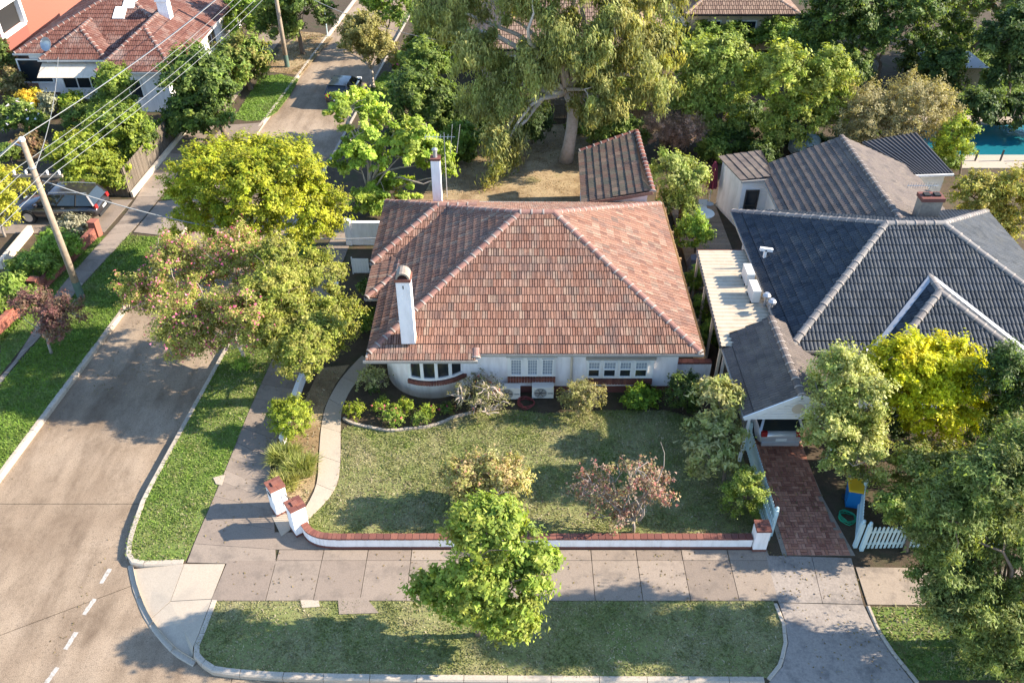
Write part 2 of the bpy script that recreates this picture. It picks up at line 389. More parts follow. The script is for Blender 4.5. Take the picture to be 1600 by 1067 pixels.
# corner apron
cp = [[(199,885),(288,881),(266,938),(228,967),(206,920)], [(288,881),(352,881),(331,936),(266,938)],
      [(266,938),(331,936),(313,985),(302,1012),(299,1030),(266,1012),(228,967)]]
ca_ = tag(bpy.data.objects.new('corner_apron', None), 'pale concrete corner ramp between the two verges', None, None, 'structure'); COL.objects.link(ca_)
low = {(199,885),(206,920),(228,967),(266,1012),(299,1030)}
for c_ in cp:
    q_ = [P(*p) for p in c_]; cen = shrink(q_, .012); n_ = len(q_)
    top = [(v.x, v.y, -.14 if p in low else (-.03 if p == (266,938) else .02)) for v, p in zip(cen, c_)]
    vs = top+[(v[0],v[1],-.3) for v in top]+[(sum(v[0] for v in top)/n_, sum(v[1] for v in top)/n_, sum(v[2] for v in top)/n_)]
    fs = [(i,(i+1)%n_,2*n_) for i in range(n_)]+[((i+1)%n_,i,n_+i,n_+(i+1)%n_) for i in range(n_)]
    MB().add(vs, fs).build('slab', M['path'], ca_)
bed_ = [P(*p) for p in [(199,885),(288,881),(331,936),(313,985),(302,1012),(299,1030),(266,1012),(228,967),(206,920)]]
MB().prism(bed_, -.3, -.165).build('joint_bed', M['joint'], ca_)
# side footpath going up beside the house
we = [(290,880),(335,775),(360,715),(388,645),(417,580),(445,520),(480,450),(507,395),(530,345)]
ee = [(432,882),(428,800),(421,745),(442,660),(468,585),(492,520),(520,450),(543,392),(560,345)]
we, ee = [P(*p) for p in we], [P(*p) for p in ee]
we = smoothline(we, 3); ee = smoothline(ee, 3)
q = [[we[i],ee[i],ee[i+1],we[i+1]] for i in range(len(we)-1)]
q[0] = [P(352,881), ee[0], ee[1], we[1], P(292,879)]
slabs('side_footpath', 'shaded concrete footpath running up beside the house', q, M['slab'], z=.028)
MB().prism(PP([(333,747),(352,742),(347,759),(338,757)]), 0, .04).build('utility_cover', M['path'], bpy.data.objects['side_footpath'])
# entrance threshold between the pillars
slabs('gate_step', 'pale concrete threshold between the gate pillars', [PP([(424,806),(447,800),(456,827),(440,839)])], M['path'], z=.045, base=False)
# curved garden path
pl = [(468,809),(493,762),(498,717),(501,677),(508,638),(526,602),(549,573),(566,556)]
pr = [(481,812),(512,781),(528,753),(532,717),(533,655),(538,630),(552,604),(569,585),(582,566)]
def resample(px, n):
    pts = smoothline([P(*p) for p in px], 8); L = [0]
    for a, b in zip(pts, pts[1:]): L.append(L[-1]+(b-a).length)
    return [pts[min(range(len(L)), key=lambda i: abs(L[i]-L[-1]*k/n))] for k in range(n+1)]
A, B = resample(pl,24), resample(pr,24)
st = tag(bpy.data.objects.new('garden_path', None), 'pale curved concrete garden path from gate to porch', None, None, 'structure'); COL.objects.link(st)
cuts = [0,4,8,12,16,20,24]
for a, b in zip(cuts, cuts[1:]):
    poly = [A[i] for i in range(a,b+1)] + [B[i] for i in range(b,a-1,-1)]
    MB().prism(shrink(poly,.008), 0, .03+random.uniform(-.002,.002)).build('slab', M['path'], st)
# driveway crossing and concrete to the east
yD = P(1270,868)[1]
slabs('driveway_crossing', 'stained concrete driveway crossing over the footpath', [
    PP([(1196,868),(1268,870),(1285,943),(1216,942)]), PP([(1268,870),(1330,872),(1349,945),(1285,943)]),
    PP([(1216,942),(1349,945),(1368,985),(1392,1022),(1428,1068),(1200,1068),(1222,1042),(1231,1005),(1226,970)])], M['oldconc'])
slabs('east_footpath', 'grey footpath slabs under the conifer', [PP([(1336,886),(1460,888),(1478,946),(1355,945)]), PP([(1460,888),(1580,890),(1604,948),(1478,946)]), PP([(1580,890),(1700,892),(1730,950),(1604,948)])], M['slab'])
kerb('driveway_edge', [P(1214,943)[:2],P(1227,975)[:2],P(1230,1005)[:2],P(1222,1040)[:2],P(1203,1064)[:2]], 'curved concrete edge on the west side of the driveway crossing', step=1.0, w=.11, top=.055, side=-1, z0=-.1)
kerb('driveway_edge', [P(1354,947)[:2],P(1370,985)[:2],P(1394,1022)[:2],P(1432,1068)[:2]], 'curved concrete edge on the east side of the driveway crossing', step=1.0, w=.09, top=.05, side=1, z0=-.1)
# brick driveway
bd = tag(bpy.data.objects.new('brick_driveway', None), 'red clay brick driveway leading under the carport', None, None, 'structure'); COL.objects.link(bd)
MB().prism([(8.95,yD),(11.35,yD),(11.0,20.5),(10.95,22.3),(11.2,29),(8.95,29)], -.02, .012).build('mortar_bed', M['mortar'], bd)
pm_ = MB().box(-.109,-.049,0,.109,.049,.036).mesh('brick', M['paver']); cnt = 0; rest = MB()
for r_ in range(160):                      # two-brick squares turned against each other
    j_, k_ = divmod(r_, 5)
    for t_ in range(2):
        xc, yc = 9.10+k_*.464+.117, yD+.12+j_*.234; xc2 = xc+.232
        for (cx_, cy_, rot) in ((xc, yc+(t_-.5)*.117, (j_%2)), (xc2, yc+(t_-.5)*.117, 1-(j_%2))):
            if rot: cx_, cy_ = (xc if cx_ < xc+.1 else xc2)+(t_-.5)*.117, yc
            if cx_ > (11.22-(cy_-yD)*.14 if cy_ < 20.5 else 10.92): continue
            if cnt < 290:
                o = inst('brick', pm_, bd); o.location = (cx_, cy_, random.uniform(-.004,.004)); o.rotation_euler = (0,0,(math.pi/2 if rot else 0)+random.uniform(-.02,.02)); cnt += 1
            else:
                hx, hy = (.049,.109) if rot else (.109,.049); rest.box(cx_-hx,cy_-hy,0,cx_+hx,cy_+hy,.036+random.uniform(-.004,.004), random.random())
tag(rest.build('paving_bricks', M['paver'], bd), kind='stuff')

# west side: footpath, driveways
lw = [P(*p) for p in [(0,590),(38,540),(93,452),(168,367),(205,322),(275,215)]]
le = [P(*p) for p in [(18,578),(65,524),(118,458),(206,362),(241,321),(318,220)]]
lw = [(-22.3,20,0)] + lw + [(-20.3,70,0)]; le = [(-21.2,20,0)] + le + [(-18.3,70,0)]
A, B = smoothline(lw,6), smoothline(le,6)
slabs('west_footpath', 'narrow concrete footpath on the far side of the street', [[A[i],B[i],B[i+1],A[i+1]] for i in range(len(A)-1)], M['slab'])
dY = P(150,345)[1]
slabs('west_driveway', 'concrete driveway under the dark wagon', [[(-29,38.5),(-21.25,38.7),(-21.0,42.2),(-29,42.2)], [(-19.75,38.7),(LK(38.7)[0]-.02,38.2),(LK(42)[0]-.02,42.6),(-19.5,42)]], M['slab'], z=.034)
slabs('far_crossing', 'pale concrete driveway crossing beyond the trees', [PP([(352,196),(392,194),(412,192),(392,222),(322,226)]), ], M['slab'], z=.036)

# ------------------------------------------------------------------ lawns
def inpoly(x, y, poly):
    c_ = np.zeros(len(x), bool); n_ = len(poly)
    for i in range(n_):
        x0, y0 = poly[i][0], poly[i][1]; x1, y1 = poly[(i+1)%n_][0], poly[(i+1)%n_][1]
        if y0 == y1: continue
        k = ((y0 > y) != (y1 > y)) & (x < (x1-x0)*(y-y0)/(y1-y0)+x0); c_ ^= k
    return c_
def vnoise(x, y, s, seed):                 # smooth value noise
    r_ = np.random.default_rng(seed).random((64,64)); u, v = x*s, y*s
    i, j = np.floor(u).astype(int), np.floor(v).astype(int); fu, fv = u-i, v-j
    fu, fv = fu*fu*(3-2*fu), fv*fv*(3-2*fv)
    def g_(a, b): return r_[a % 64, b % 64]
    return (g_(i,j)*(1-fu)+g_(i+1,j)*fu)*(1-fv)+(g_(i,j+1)*(1-fu)+g_(i+1,j+1)*fu)*fv
def color_mesh(name, verts, nper, cols, mat):
    """verts (N*nper,3) as N separate faces of nper corners with one colour each"""
    n_ = len(verts)//nper; me = bpy.data.meshes.new(name)
    me.vertices.add(len(verts)); me.vertices.foreach_set('co', verts.astype('f').ravel())
    me.loops.add(len(verts)); me.loops.foreach_set('vertex_index', np.arange(len(verts), dtype='i'))
    me.polygons.add(n_); me.polygons.foreach_set('loop_start', np.arange(0, len(verts), nper, dtype='i'))
    me.update(calc_edges=True)
    a = me.attributes.new('Col', 'FLOAT_COLOR', 'POINT')
    c4 = np.ones((len(verts),4), 'f'); c4[:,:3] = np.repeat(cols, nper, 0); a.data.foreach_set('color', c4.ravel())
    me.materials.append(mat); me.validate(); return me
def lawn(name, label, poly, soil, pal, dry, dens=620, hgt=.06, seed=1, drybias=0., z=.008, wid=.026):
    st = struct(name, MB().prism(poly, -.02, z), soil, label)
    rg = np.random.default_rng(seed)
    xs, ys = [p[0] for p in poly], [p[1] for p in poly]
    n_ = int((max(xs)-min(xs))*(max(ys)-min(ys))*dens)
    x = rg.uniform(min(xs)-.03, max(xs)+.03, n_); y = rg.uniform(min(ys)-.03, max(ys)+.03, n_)
    k = inpoly(x + rg.normal(0,.03,n_), y + rg.normal(0,.03,n_), poly); x, y = x[k], y[k]
    d = vnoise(x,y,.55,seed)*.45 + vnoise(x,y,1.7,seed+1)*.35 + vnoise(x,y,5.,seed+2)*.3 + drybias
    bare = rg.random(len(x)) < np.clip((d-.60)*2.2, 0, .8); x, y, d = x[~bare], y[~bare], d[~bare]
    n_ = len(x); pal, dry = np.array(pal), np.array(dry)
    f = np.clip((d-.42)*3.0 + rg.normal(0,.16,n_), 0, 1)[:,None]
    col = pal[rg.integers(0,len(pal),n_)]*(1-f) + dry[rg.integers(0,len(dry),n_)]*f
    col *= (rg.uniform(.7,1.3,n_)*(.8+.4*vnoise(x,y,2.6,seed+5)))[:,None]
    a = rg.uniform(0,2*np.pi,n_); h_ = hgt*rg.uniform(.5,1.3,n_)*(.75+.5*vnoise(x,y,3.,seed+3)); w_ = wid*rg.uniform(.6,1.3,n_)
    lx, ly = rg.normal(0,.8,n_)*h_, rg.normal(0,.8,n_)*h_
    v = np.empty((n_,3,3)); v[:,0] = np.stack([x-np.cos(a)*w_, y-np.sin(a)*w_, np.full(n_,z)],1)
    v[:,1] = np.stack([x+np.cos(a)*w_, y+np.sin(a)*w_, np.full(n_,z)],1); v[:,2] = np.stack([x+lx,y+ly,z+h_],1)
    o = bpy.data.objects.new('grass_blades', color_mesh('grass_blades', v.reshape(-1,3), 3, col, M['grass'])); link(o, st)
    tag(o, kind='stuff'); return st
G_OL = [(.135,.185,.034),(.17,.21,.045),(.115,.165,.028),(.195,.225,.06)]
D_OL = [(.27,.24,.12),(.33,.285,.17),(.225,.21,.095),(.37,.31,.21)]
G_BR = [(.13,.215,.028),(.16,.245,.038),(.11,.19,.025),(.185,.26,.05)]
D_BR = [(.17,.19,.06),(.20,.20,.085)]
fl = PP([(481,813),(512,782),(529,754),(533,717),(534,672),(553,663),(583,670),(611,674),(639,671),(667,668),(689,662),(709,653),(737,646),(800,640),(850,646),(940,641),(1040,641),(1080,652)])+[(8.6,23.2,0),(8.62,18.6,0),(-6.2,18.55,0),(-6.8,18.85,0)]
lawn('lawn', 'olive front lawn inside the low white wall', fl, M['lawn_soil'], G_OL, D_OL, 640, .042, 11, .10)
lawn('strip_lawn', 'dry grass strip between the strappy plants and the garden path', PP([(445,806),(466,806),(491,760),(496,715),(499,677),(506,638),(524,600),(546,570),(500,575),(470,640),(440,700),(425,760)]), M['dryyard'], G_OL, D_OL+[(.30,.20,.11)], 330, .06, 12, .3)
vw = [RK(41)]+[RK(35), RK(30)] + [(p.x,p.y) for p in smoothline(PP([(235,753),(214,800),(203,830),(198,858)]),4)] + [P(199,870)[:2],P(209,876)[:2],P(228,878)[:2]] + [P(*p)[:2] for p in [(290,876),(335,774),(360,714),(388,644),(417,579),(445,519),(480,449),(500,405)]]
def inset(poly, d): return [(p[0]+d if i < 8 else p[0], p[1]) for i, p in enumerate(poly)]
lawn('verge_lawn', 'green grass verge between the side street kerb and footpath', inset(vw,.15), M['verge_soil'], G_BR, G_OL+D_OL[:2], 680, .052, 13, .0)
vf = [(p.x,p.y+.14) for p in smoothline(PP([(302,1014),(304,1026),(316,1038),(345,1051),(480,1060),(800,1064),(1195,1066)]),3)] + [P(*p)[:2] for p in [(1203,1058),(1220,1038),(1227,1005),(1223,975),(1212,944)]] + [(8.2,yF0),(-9.3,yF0),P(314,986)[:2]]
lawn('verge_lawn', 'long front grass verge under the street maple', vf, M['lawn_soil'], [(.15,.175,.045),(.18,.195,.06),(.125,.155,.036)], D_OL, 640, .038, 14, .14)
lawn('verge_lawn', 'shaded grass verge under the conifer east of the driveway', [P(*p)[:2] for p in [(1359,948),(1374,985),(1398,1022),(1432,1062)]] + [(30,13.6),(30,16.2),P(1600,950)[:2]], M['verge_soil'], G_OL+G_BR[:1], D_OL, 450, .07, 15)
lv = [LK(y_) for y_ in (20,26,32,38.2)] ; lv = [(x_-.17,y_) for x_,y_ in lv] + [(-19.85,38.4),P(206,363)[:2],P(118,459)[:2],P(66,525)[:2],P(19,579)[:2],(-21.1,20)]
lawn('verge_lawn', 'bright grass verge around the leaning power pole', lv, M['verge_soil'], G_BR, D_BR, 560, .08, 16, -.15)
lv = [LK(y_) for y_ in (42.7,46,49)]; lv = [(x_-.17,y_) for x_,y_ in lv] + [(-18.9,49),(-19.4,42.2)]
lawn('verge_lawn', 'short grass verge beyond the west driveway', lv, M['verge_soil'], G_BR, D_BR, 350, .08, 17, -.1)
lawn('verge_lawn', 'sunlit grass island beside the far street kerb', PP([(366,186),(385,190),(412,188),(433,175),(455,146),(467,124),(440,117),(408,120),(388,150)]), M['verge_soil'], [(.14,.23,.03),(.17,.26,.045)], D_BR, 260, .08, 18, -.2, wid=.035)
lawn('verge_lawn', 'dry brown verge around the far power pole', PP([(415,112),(470,118),(502,78),(521,60),(500,52),(470,50),(440,75)]), M['dryyard'], G_OL, [(.30,.21,.11),(.26,.17,.09)], 160, .06, 19, .35, wid=.035)
lawn('verge_lawn', 'grass strip under the small tree across the street', PP([(566,150),(600,112),(628,116),(640,124),(600,165),(575,178)]), M['verge_soil'], G_BR, D_BR, 200, .08, 20, -.1, wid=.035)
lawn('back_lawn', 'far sunlit lawn behind the shed and pergola', PP([(1480,160),(1480,60),(1640,60),(1640,170)]), M['verge_soil'], G_BR, D_BR, 60, .1, 21, 0, wid=.06)
lawn('side_lawn', 'small front lawn inside the red brick fence', PP([(0,470),(40,400),(78,352),(150,372),(140,380),(60,470),(0,540)]), M['verge_soil'], G_BR, D_BR, 300, .08, 22, -.1)
lawn('side_lawn', 'narrow grass strip between red brick fence and footpath', PP([(2,520),(60,470),(152,372),(166,368),(92,452),(38,538),(0,586)]), M['verge_soil'], G_BR, D_BR, 350, .07, 24, -.1)
lawn('backyard', 'bare dry back yard under the gum tree', PP([(655,317),(700,235),(760,205),(920,190),(930,318)]), M['dryyard'], [(.15,.13,.05),(.2,.15,.07)], [(.36,.25,.14),(.30,.2,.1)], 120, .05, 23, .35, wid=.03)
# garden bed edging stones and utility covers on the verge
bedge = smoothline(PP([(537,655),(553,663),(583,670),(611,674),(639,671),(667,668),(689,662),(709,653),(737,646)]),4)
ed = empty('bed_edging', 'row of low grey edging stones round the front garden bed', 'edging')
for i in range(len(bedge)-1):
    a, b = bedge[i], bedge[i+1]; MB().bar(a+Vector((0,0,.05)), a.lerp(b,.93)+Vector((0,0,.05)), .1, .1+random.uniform(-.02,.03)).build('edging_stone', M['kerb'], ed)
tag(MB().prism(PP([(528,934),(572,934),(592,958),(530,960)]), 0, .035).build('utility_slab', M['slab']), 'large weathered concrete pit cover in the front verge', 'pit cover')
tag(MB().prism(PP([(470,938),(498,938),(500,948),(472,950)]), 0, .032).build('utility_slab', M['path']), 'small concrete pit cover in the front verge', 'pit cover')
# ================================================================== ROOFS
M['cap_mortar'] = paint('ridge_mortar', (.33,.28,.24), .9, .5, scale=6)
PROF_T = [(0,.046),(.45,.050),(.49,-.012),(.58,-.012),(.62,.046),(.84,.048),(.88,-.012),(.97,-.012),(1,.046)]
PROF_W = [(0,.004),(.12,.034),(.25,.044),(.38,.034),(.5,.004),(.62,.034),(.75,.044),(.88,.034),(1,.004)]
def cap_mesh(name, mat, r=.15):
    vs, fs = [], []; k = 7
    for i, (s_, t_) in enumerate(((0,1.12),(.14,1.12),(.15,1.0),(1.0,.94))):
        for j in range(k):
            a = math.pi*j/(k-1); vs.append((s_, -math.cos(a)*r*t_, math.sin(a)*r*.72*t_ - .03))
    fs = [(i*k+j,(i+1)*k+j,(i+1)*k+j+1,i*k+j+1) for i in range(3) for j in range(k-1)] + [tuple(range(k)), tuple(range(4*k-1,3*k-1,-1))]
    me = MB().add(vs, fs).mesh(name, mat); me.materials.append(M['cap_mortar'])
    for i in range(k-1): me.polygons[i].material_index = 1
    me.polygons[3*(k-1)].material_index = 1
    return me
class Roof:
    """one roof: shell, tiles and ridge tiles under the roof part of a house"""
    def __init__(s, house, mat, capmat, prof, w, L, single=0, label=None):
        s.mat, s.prof, s.w, s.L, s.single = mat, prof, w, L, single
        s.shell = MB(); s.rest = MB(); s.cand = []; s.house = house; s.caps = []; s.capmat = capmat; s.gut = MB()
    def tile_v(s, u0, v0, rngf, vmax, shift=0):
        rows = []
        for dv, base, lip in ((0,-.004,True),(0,.036,False),(s.L*1.06,.002,False)):
            for a, h in s.prof:
                v = min(v0+dv, vmax); lo, hi = rngf(v); u = min(max(u0+a*s.w, lo), hi)
                rows.append((u, v, base if lip else base+h))
        return rows
    def face(s, poly, both=True, tiles=True):
        p = [Vector(q) for q in poly]; s.shell.add(p, [tuple(range(len(p)))])
        if not tiles: return
        u = (p[1]-p[0]).normalized(); n = u.cross(p[-1]-p[0]).normalized()
        if n.z < 0: n = -n
        v = n.cross(u)
        q = [((x-p[0]).dot(u), (x-p[0]).dot(v)) for x in p]; vmax = max(b for a, b in q)
        def rngf(vv):
            xs = []; vv = min(max(vv,1e-5),vmax-1e-5)
            for i in range(len(q)):
                (a0,b0),(a1,b1) = q[i], q[(i+1)%len(q)]
                if abs(b1-b0) < 1e-6:
                    if abs(vv-b0) < 1e-4: xs += [a0,a1]
                elif min(b0,b1)-1e-6 <= vv <= max(b0,b1)+1e-6: xs.append(a0+(a1-a0)*(vv-b0)/(b1-b0))
            return (min(xs), max(xs)) if xs else (0,0)
        k = len(s.prof); fs = [(r*k+j, r*k+j+1, (r+1)*k+j+1, (r+1)*k+j) for r in range(2) for j in range(k-1)]
        nv = max(1, round(vmax/s.L)); L = vmax/nv; s.L = L
        for i in range(nv):
            v0 = i*L - (.05 if i == 0 else 0); lo0, hi0 = rngf(max(0,i*L)); off = (i%2)*.5*s.w
            k0 = math.floor((lo0-off)/s.w); k1 = math.ceil((hi0-off)/s.w)
            for j in range(k0, k1):
                u0 = off+j*s.w
                if u0 >= hi0-.02 or u0+s.w <= lo0+.02: continue
                l1, h1 = rngf(min(vmax,v0+L*1.06)); full = u0 >= max(lo0,l1) and u0+s.w <= min(hi0,h1) and v0 >= 0 and v0+L*1.06 <= vmax
                jit = random.uniform(-.003,.004)
                if full and s.single:
                    o_ = p[0]+u*u0+v*v0+n*jit
                    s.cand.append((o_.length and (o_-Vector((0,0,H))).length, Matrix(((u.x,v.x,n.x,o_.x),(u.y,v.y,n.y,o_.y),(u.z,v.z,n.z,o_.z),(0,0,0,1))), L, fs, u0, v0, p, u, v, n))
                else: s.emit(u0, v0, rngf, vmax, p, u, v, n, fs, jit)
    def emit(s, u0, v0, rngf, vmax, p, u, v, n, fs, jit):
        s.rest.add([p[0]+u*a+v*b+n*(c_+jit) for a, b, c_ in s.tile_v(u0,v0,rngf,vmax)], fs, random.random()+.001)
    def ridge(s, a, b): s.caps.append((Vector(a), Vector(b)))
    def gutter(s, a, b, w=.11):
        a, b = Vector(a), Vector(b); d = (b-a).normalized(); s.gut.bar(a+Vector((0,0,-.06)), b+Vector((0,0,-.06)), w, .11)
    def finish(s, gutmat=None, soffit=None):
        r_ = s.shell.build('roof', s.mat, s.house); s.roof = r_
        if s.cand:
            s.cand.sort(key=lambda c_: c_[0]); L = s.cand[0][2]
            big = lambda vv: (-1e6, 1e6)
            me = None; k = len(s.prof); n1 = 0
            for c_ in s.cand:
                if abs(c_[2]-L) < .004 and n1 < s.single:
                    if me is None:
                        s.L = L; me = MB().add(s.tile_v(0,0,big,1e6), c_[3]).mesh('roof_tile', s.mat)
                    inst('roof_tile', me, r_, c_[1]); n1 += 1
                else:
                    s.L = c_[2]; s.emit(c_[4], c_[5], big, 1e6, c_[6], c_[7], c_[8], c_[9], c_[3], random.uniform(-.003,.004))
        if s.rest.v: tag(s.rest.build('roof_tiles', s.mat, r_), kind='stuff')
        cm = cap_mesh('ridge_tile', s.capmat)
        for a, b in s.caps:
            d = b-a; n_ = max(1, round(d.length/.42)); st_ = d/n_; x = d.normalized()
            y = Vector((0,0,1)).cross(x).normalized(); z = x.cross(y); l_ = st_.length*1.03
            for i in range(n_):
                o_ = a+st_*i+Vector((0,0,.035+random.uniform(-.008,.008)))
                inst('ridge_tile', cm, r_, Matrix(((x.x*l_,y.x,z.x,o_.x),(x.y*l_,y.y,z.y,o_.y),(x.z*l_,y.z,z.z,o_.z),(0,0,0,1))))
        if s.gut.v: s.gut.build('gutter', gutmat or M['gutter'], r_)
        return r_
def hip(rf, x0, x1, y0, y1, z, R1, R2, axis='x', tiles='FRBL', caps=True, gable='', soffit=True, gutters=True, hips='ABCD'):
    A, B, C, D = (x0,y0,z),(x1,y0,z),(x1,y1,z),(x0,y1,z)
    if axis == 'x': fc = {'F':[A,B,R2,R1],'R':[B,C,R2],'B':[C,D,R1,R2],'L':[D,A,R1]}; hp = {'A':(A,R1),'B':(B,R2),'C':(C,R2),'D':(D,R1)}
    else: fc = {'F':[A,B,R1],'R':[B,C,R2,R1],'B':[C,D,R2],'L':[D,A,R1,R2]}; hp = {'A':(A,R1),'B':(B,R1),'C':(C,R2),'D':(D,R2)}
    for k, p in fc.items():
        if k in gable: continue
        rf.face(p, tiles=k in tiles)
    if soffit: rf.shell.add([A,D,C,B], [(0,1,2,3)])
    if caps:
        if (Vector(R2)-Vector(R1)).length > .15: rf.ridge(R1,R2)
        for k in hips: rf.ridge(*hp[k])
    if gutters:
        e = .05
        segs = {'F':((x0-.1,y0-e,z),(x1+.1,y0-e,z)),'R':((x1+e,y0,z),(x1+e,y1,z)),'B':((x1,y1+e,z),(x0,y1+e,z)),'L':((x0-e,y1,z),(x0-e,y0,z))}
        for k in segs:
            if k not in gable: rf.gutter(*segs[k])

def window(parent, x0, x1, z0, z1, Y, nx=1, nz=1, fw=.07, lead=(0,0), sash=None, mat=None, name='window', axis='y', out=-1):
    """framed window in a wall; axis 'y': wall plane y=Y facing out*y; axis 'x': wall plane x=Y"""
    def bx(m, a0, b0, c0, a1, b1, c1):
        if axis == 'y': m.box(a0, min(Y+out*b0,Y+out*b1), c0, a1, max(Y+out*b0,Y+out*b1), c1)
        else: m.box(min(Y+out*b0,Y+out*b1), a0, c0, max(Y+out*b0,Y+out*b1), a1, c1)
    f = MB(); bx(f, x0-fw,-.02,z0-fw, x0,.07,z1+fw); bx(f, x1,-.02,z0-fw, x1+fw,.07,z1+fw); bx(f, x0,-.02,z0-fw, x1,.07,z0); bx(f, x0,-.02,z1, x1,.07,z1+fw)
    for i in range(1,nx): xx = x0+(x1-x0)*i/nx; bx(f, xx-fw*.4,-.02,z0, xx+fw*.4,.06,z1)
    for i in range(1,nz): zz = z0+(z1-z0)*i/nz; bx(f, x0,-.02,zz-.03, x1,.055,zz+.03)
    fo = f.build(name, mat or M['white'], parent)
    for i in range(nx):
        a, b = x0+(x1-x0)*i/nx, x0+(x1-x0)*(i+1)/nx
        p = MB(); bx(p, a+.005,.004,z0+.003, b-.005,.018,z1-.003); p.build('pane', M['sky_pane'] if lead[0] else M['glass'], fo)
        if lead[0]:
            l = MB()
            for j in range(1,lead[0]): xx = a+(b-a)*j/lead[0]; bx(l, xx-.006,.018,z0, xx+.006,.026,z1)
            for j in range(1,lead[1]): zz = z0+(z1-z0)*j/lead[1]; bx(l, a,.018,zz-.006, b,.0255,zz+.006)
            l.build('leadlight', M['white'], fo)
    return fo

# ================================================================== MAIN HOUSE
house = empty('bungalow', 'white rendered bungalow with terracotta hip roof behind the front lawn', 'house', loc=(0,0,0))
WY = 26.17
x0, x1, y0, y1, ez = -5.45, 7.2, 25.45, 37.1, 2.6
RL, RR = (.32,31.25,5.4), (1.74,31.25,5.4)
w = MB(); w.prism([(-2.6,WY),(6.55,WY),(6.55,36.4),(-4.9,36.4),(-4.9,27.6),(-2.6,27.6)],0.0,2.72); w.build('wall', M['white_wall'], house)
w = MB(); w.box(-5.6,32.3,0.0,-4.9,36.7,2.72); w.build('wing_wall', M['white_wall'], house)
pl_ = MB().box(-1.6,WY-.03,.0,6.58,WY,.32); pl_.build('brick_plinth', M['brickcap'], house)
# bow bay
bc, br = (-3.25,27.72), 1.95
def arc(r, z, a0, a1, n): return [(bc[0]+r*math.sin(a0+(a1-a0)*i/n), bc[1]-r*math.cos(a0+(a1-a0)*i/n), z) for i in range(n+1)]
def ring(r0, r1, z0, z1, a0, a1, n=24):
    m = MB(); o, i = arc(r1,0,a0,a1,n), arc(r0,0,a0,a1,n)
    vs = []
    for k in range(n+1): vs += [(o[k][0],o[k][1],z0),(o[k][0],o[k][1],z1),(i[k][0],i[k][1],z1),(i[k][0],i[k][1],z0)]
    fs = [(4*k+j,4*k+4+j,4*k+4+(j+1)%4,4*k+(j+1)%4) for k in range(n) for j in range(4)] + [(0,1,2,3),(4*n+3,4*n+2,4*n+1,4*n)]
    return m.add(vs, fs)
ring(.3,br,.0,2.58,R(-95),R(75),30).build('bow_wall', M['white_wall'], house, True)
zb0, zb1 = V(680,589,25.8)[2], V(680,564,25.8)[2]
zb1 = min(zb1, 2.2)
bw = ring(br-.02,br+.09,zb0-.10,zb0,R(-24.5),R(62)).build('bow_window', M['white'], house)
ring(br-.02,br+.09,zb1,zb1+.10,R(-24.5),R(62)).build('head_rail', M['white'], bw)
angs = [-23,-8,8,24,41,60]
for k, a in enumerate(angs): ring(br-.02,br+.085,zb0,zb1,R(a-1.8),R(a+1.8),2).build('mullion', M['white'], bw)
for k in range(5): ring(br+.0,br+.02,zb0,zb1,R(angs[k]+1.8),R(angs[k+1]-1.8),3).build('pane', M['glass'], bw)
sl = bpy.data.objects.new('brick_sill', None); link(sl, house)
for k in range(30):
    a = -25+88*k/30; ring(br-.02,br+.17,zb0-.31,zb0-.13,R(a+.15),R(a+2.75),1).build('sill_brick', M['brickcap'], sl)
# flat windows
def bank(px0, px1, panes, y_top, y_bot, ysill0, ysill1, sash):
    X0, X1 = V(px0,580,WY)[0], V(px1,580,WY)[0]
    zt, zb = V(900,y_top,WY)[2], V(900,y_bot,WY)[2]; zt = min(zt,2.28)
    f = MB(); f.box(X0-.05,WY-.16,zt+.06,X1+.05,WY,zt+.18); f.build('window_hood', M['gutter'], house)
    f = MB(); f.box(X0,WY-.10,zb-.12,X1,WY,zt+.06); f.build('window_surround', M['white'], house)
    for a, b in panes:
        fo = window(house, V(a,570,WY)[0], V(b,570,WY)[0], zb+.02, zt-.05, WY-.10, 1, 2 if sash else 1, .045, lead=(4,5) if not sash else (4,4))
        if sash: MB().box(V(a,570,WY)[0]+.01,WY-.127,zb+.04,V(b,570,WY)[0]-.01,WY-.1265,(zb+zt)/2-.05).build('open_sash', M['glass'], house)
    s_ = bpy.data.objects.new('brick_sill', None); link(s_, house)
    z1_, z0_ = zb-.18, zb-.42; n_ = round((X1-X0)/.115)
    for i in range(n_):
        a = X0+(X1-X0)*i/n_; MB().box(a+.006,WY-.14,z0_,a+(X1-X0)/n_-.006,WY,z1_).build('sill_brick', M['brickcap'], s_)
bank(793,868,[(799,814),(825,839),(848,863)],557,582,589,597,False)
bank(916,1020,[(920,936),(944,961),(969,985),(993,1010)],561,585,592,600,True)
dp = MB().tube([(V(893,570,WY)[0],WY-.06,2.5),(V(893,570,WY)[0],WY-.06,.05)], .045, 8).build('downpipe', M['cream'], house)
# side porch bits on the west side
window(house, 29.0, 30.4, .9, 2.1, -4.9, 2, 1, .07, axis='x', out=-1)
window(house, 33.4, 35.6, .9, 2.1, -5.6, 3, 1, .07, axis='x', out=-1)
dm = MB().box(-4.98,30.75,.03,-4.9,31.65,2.1).build('door', M['dark'], house); MB().box(-5.03,30.85,1.0,-4.985,30.9,1.12).build('handle', M['steel'], dm)
rf = Roof(house, M['terracotta'], M['cap_tile'], PROF_T, .205, .36, 300)
hip(rf, x0, x1, y0, y1, ez, RL, RR, 'x', gutters=False)
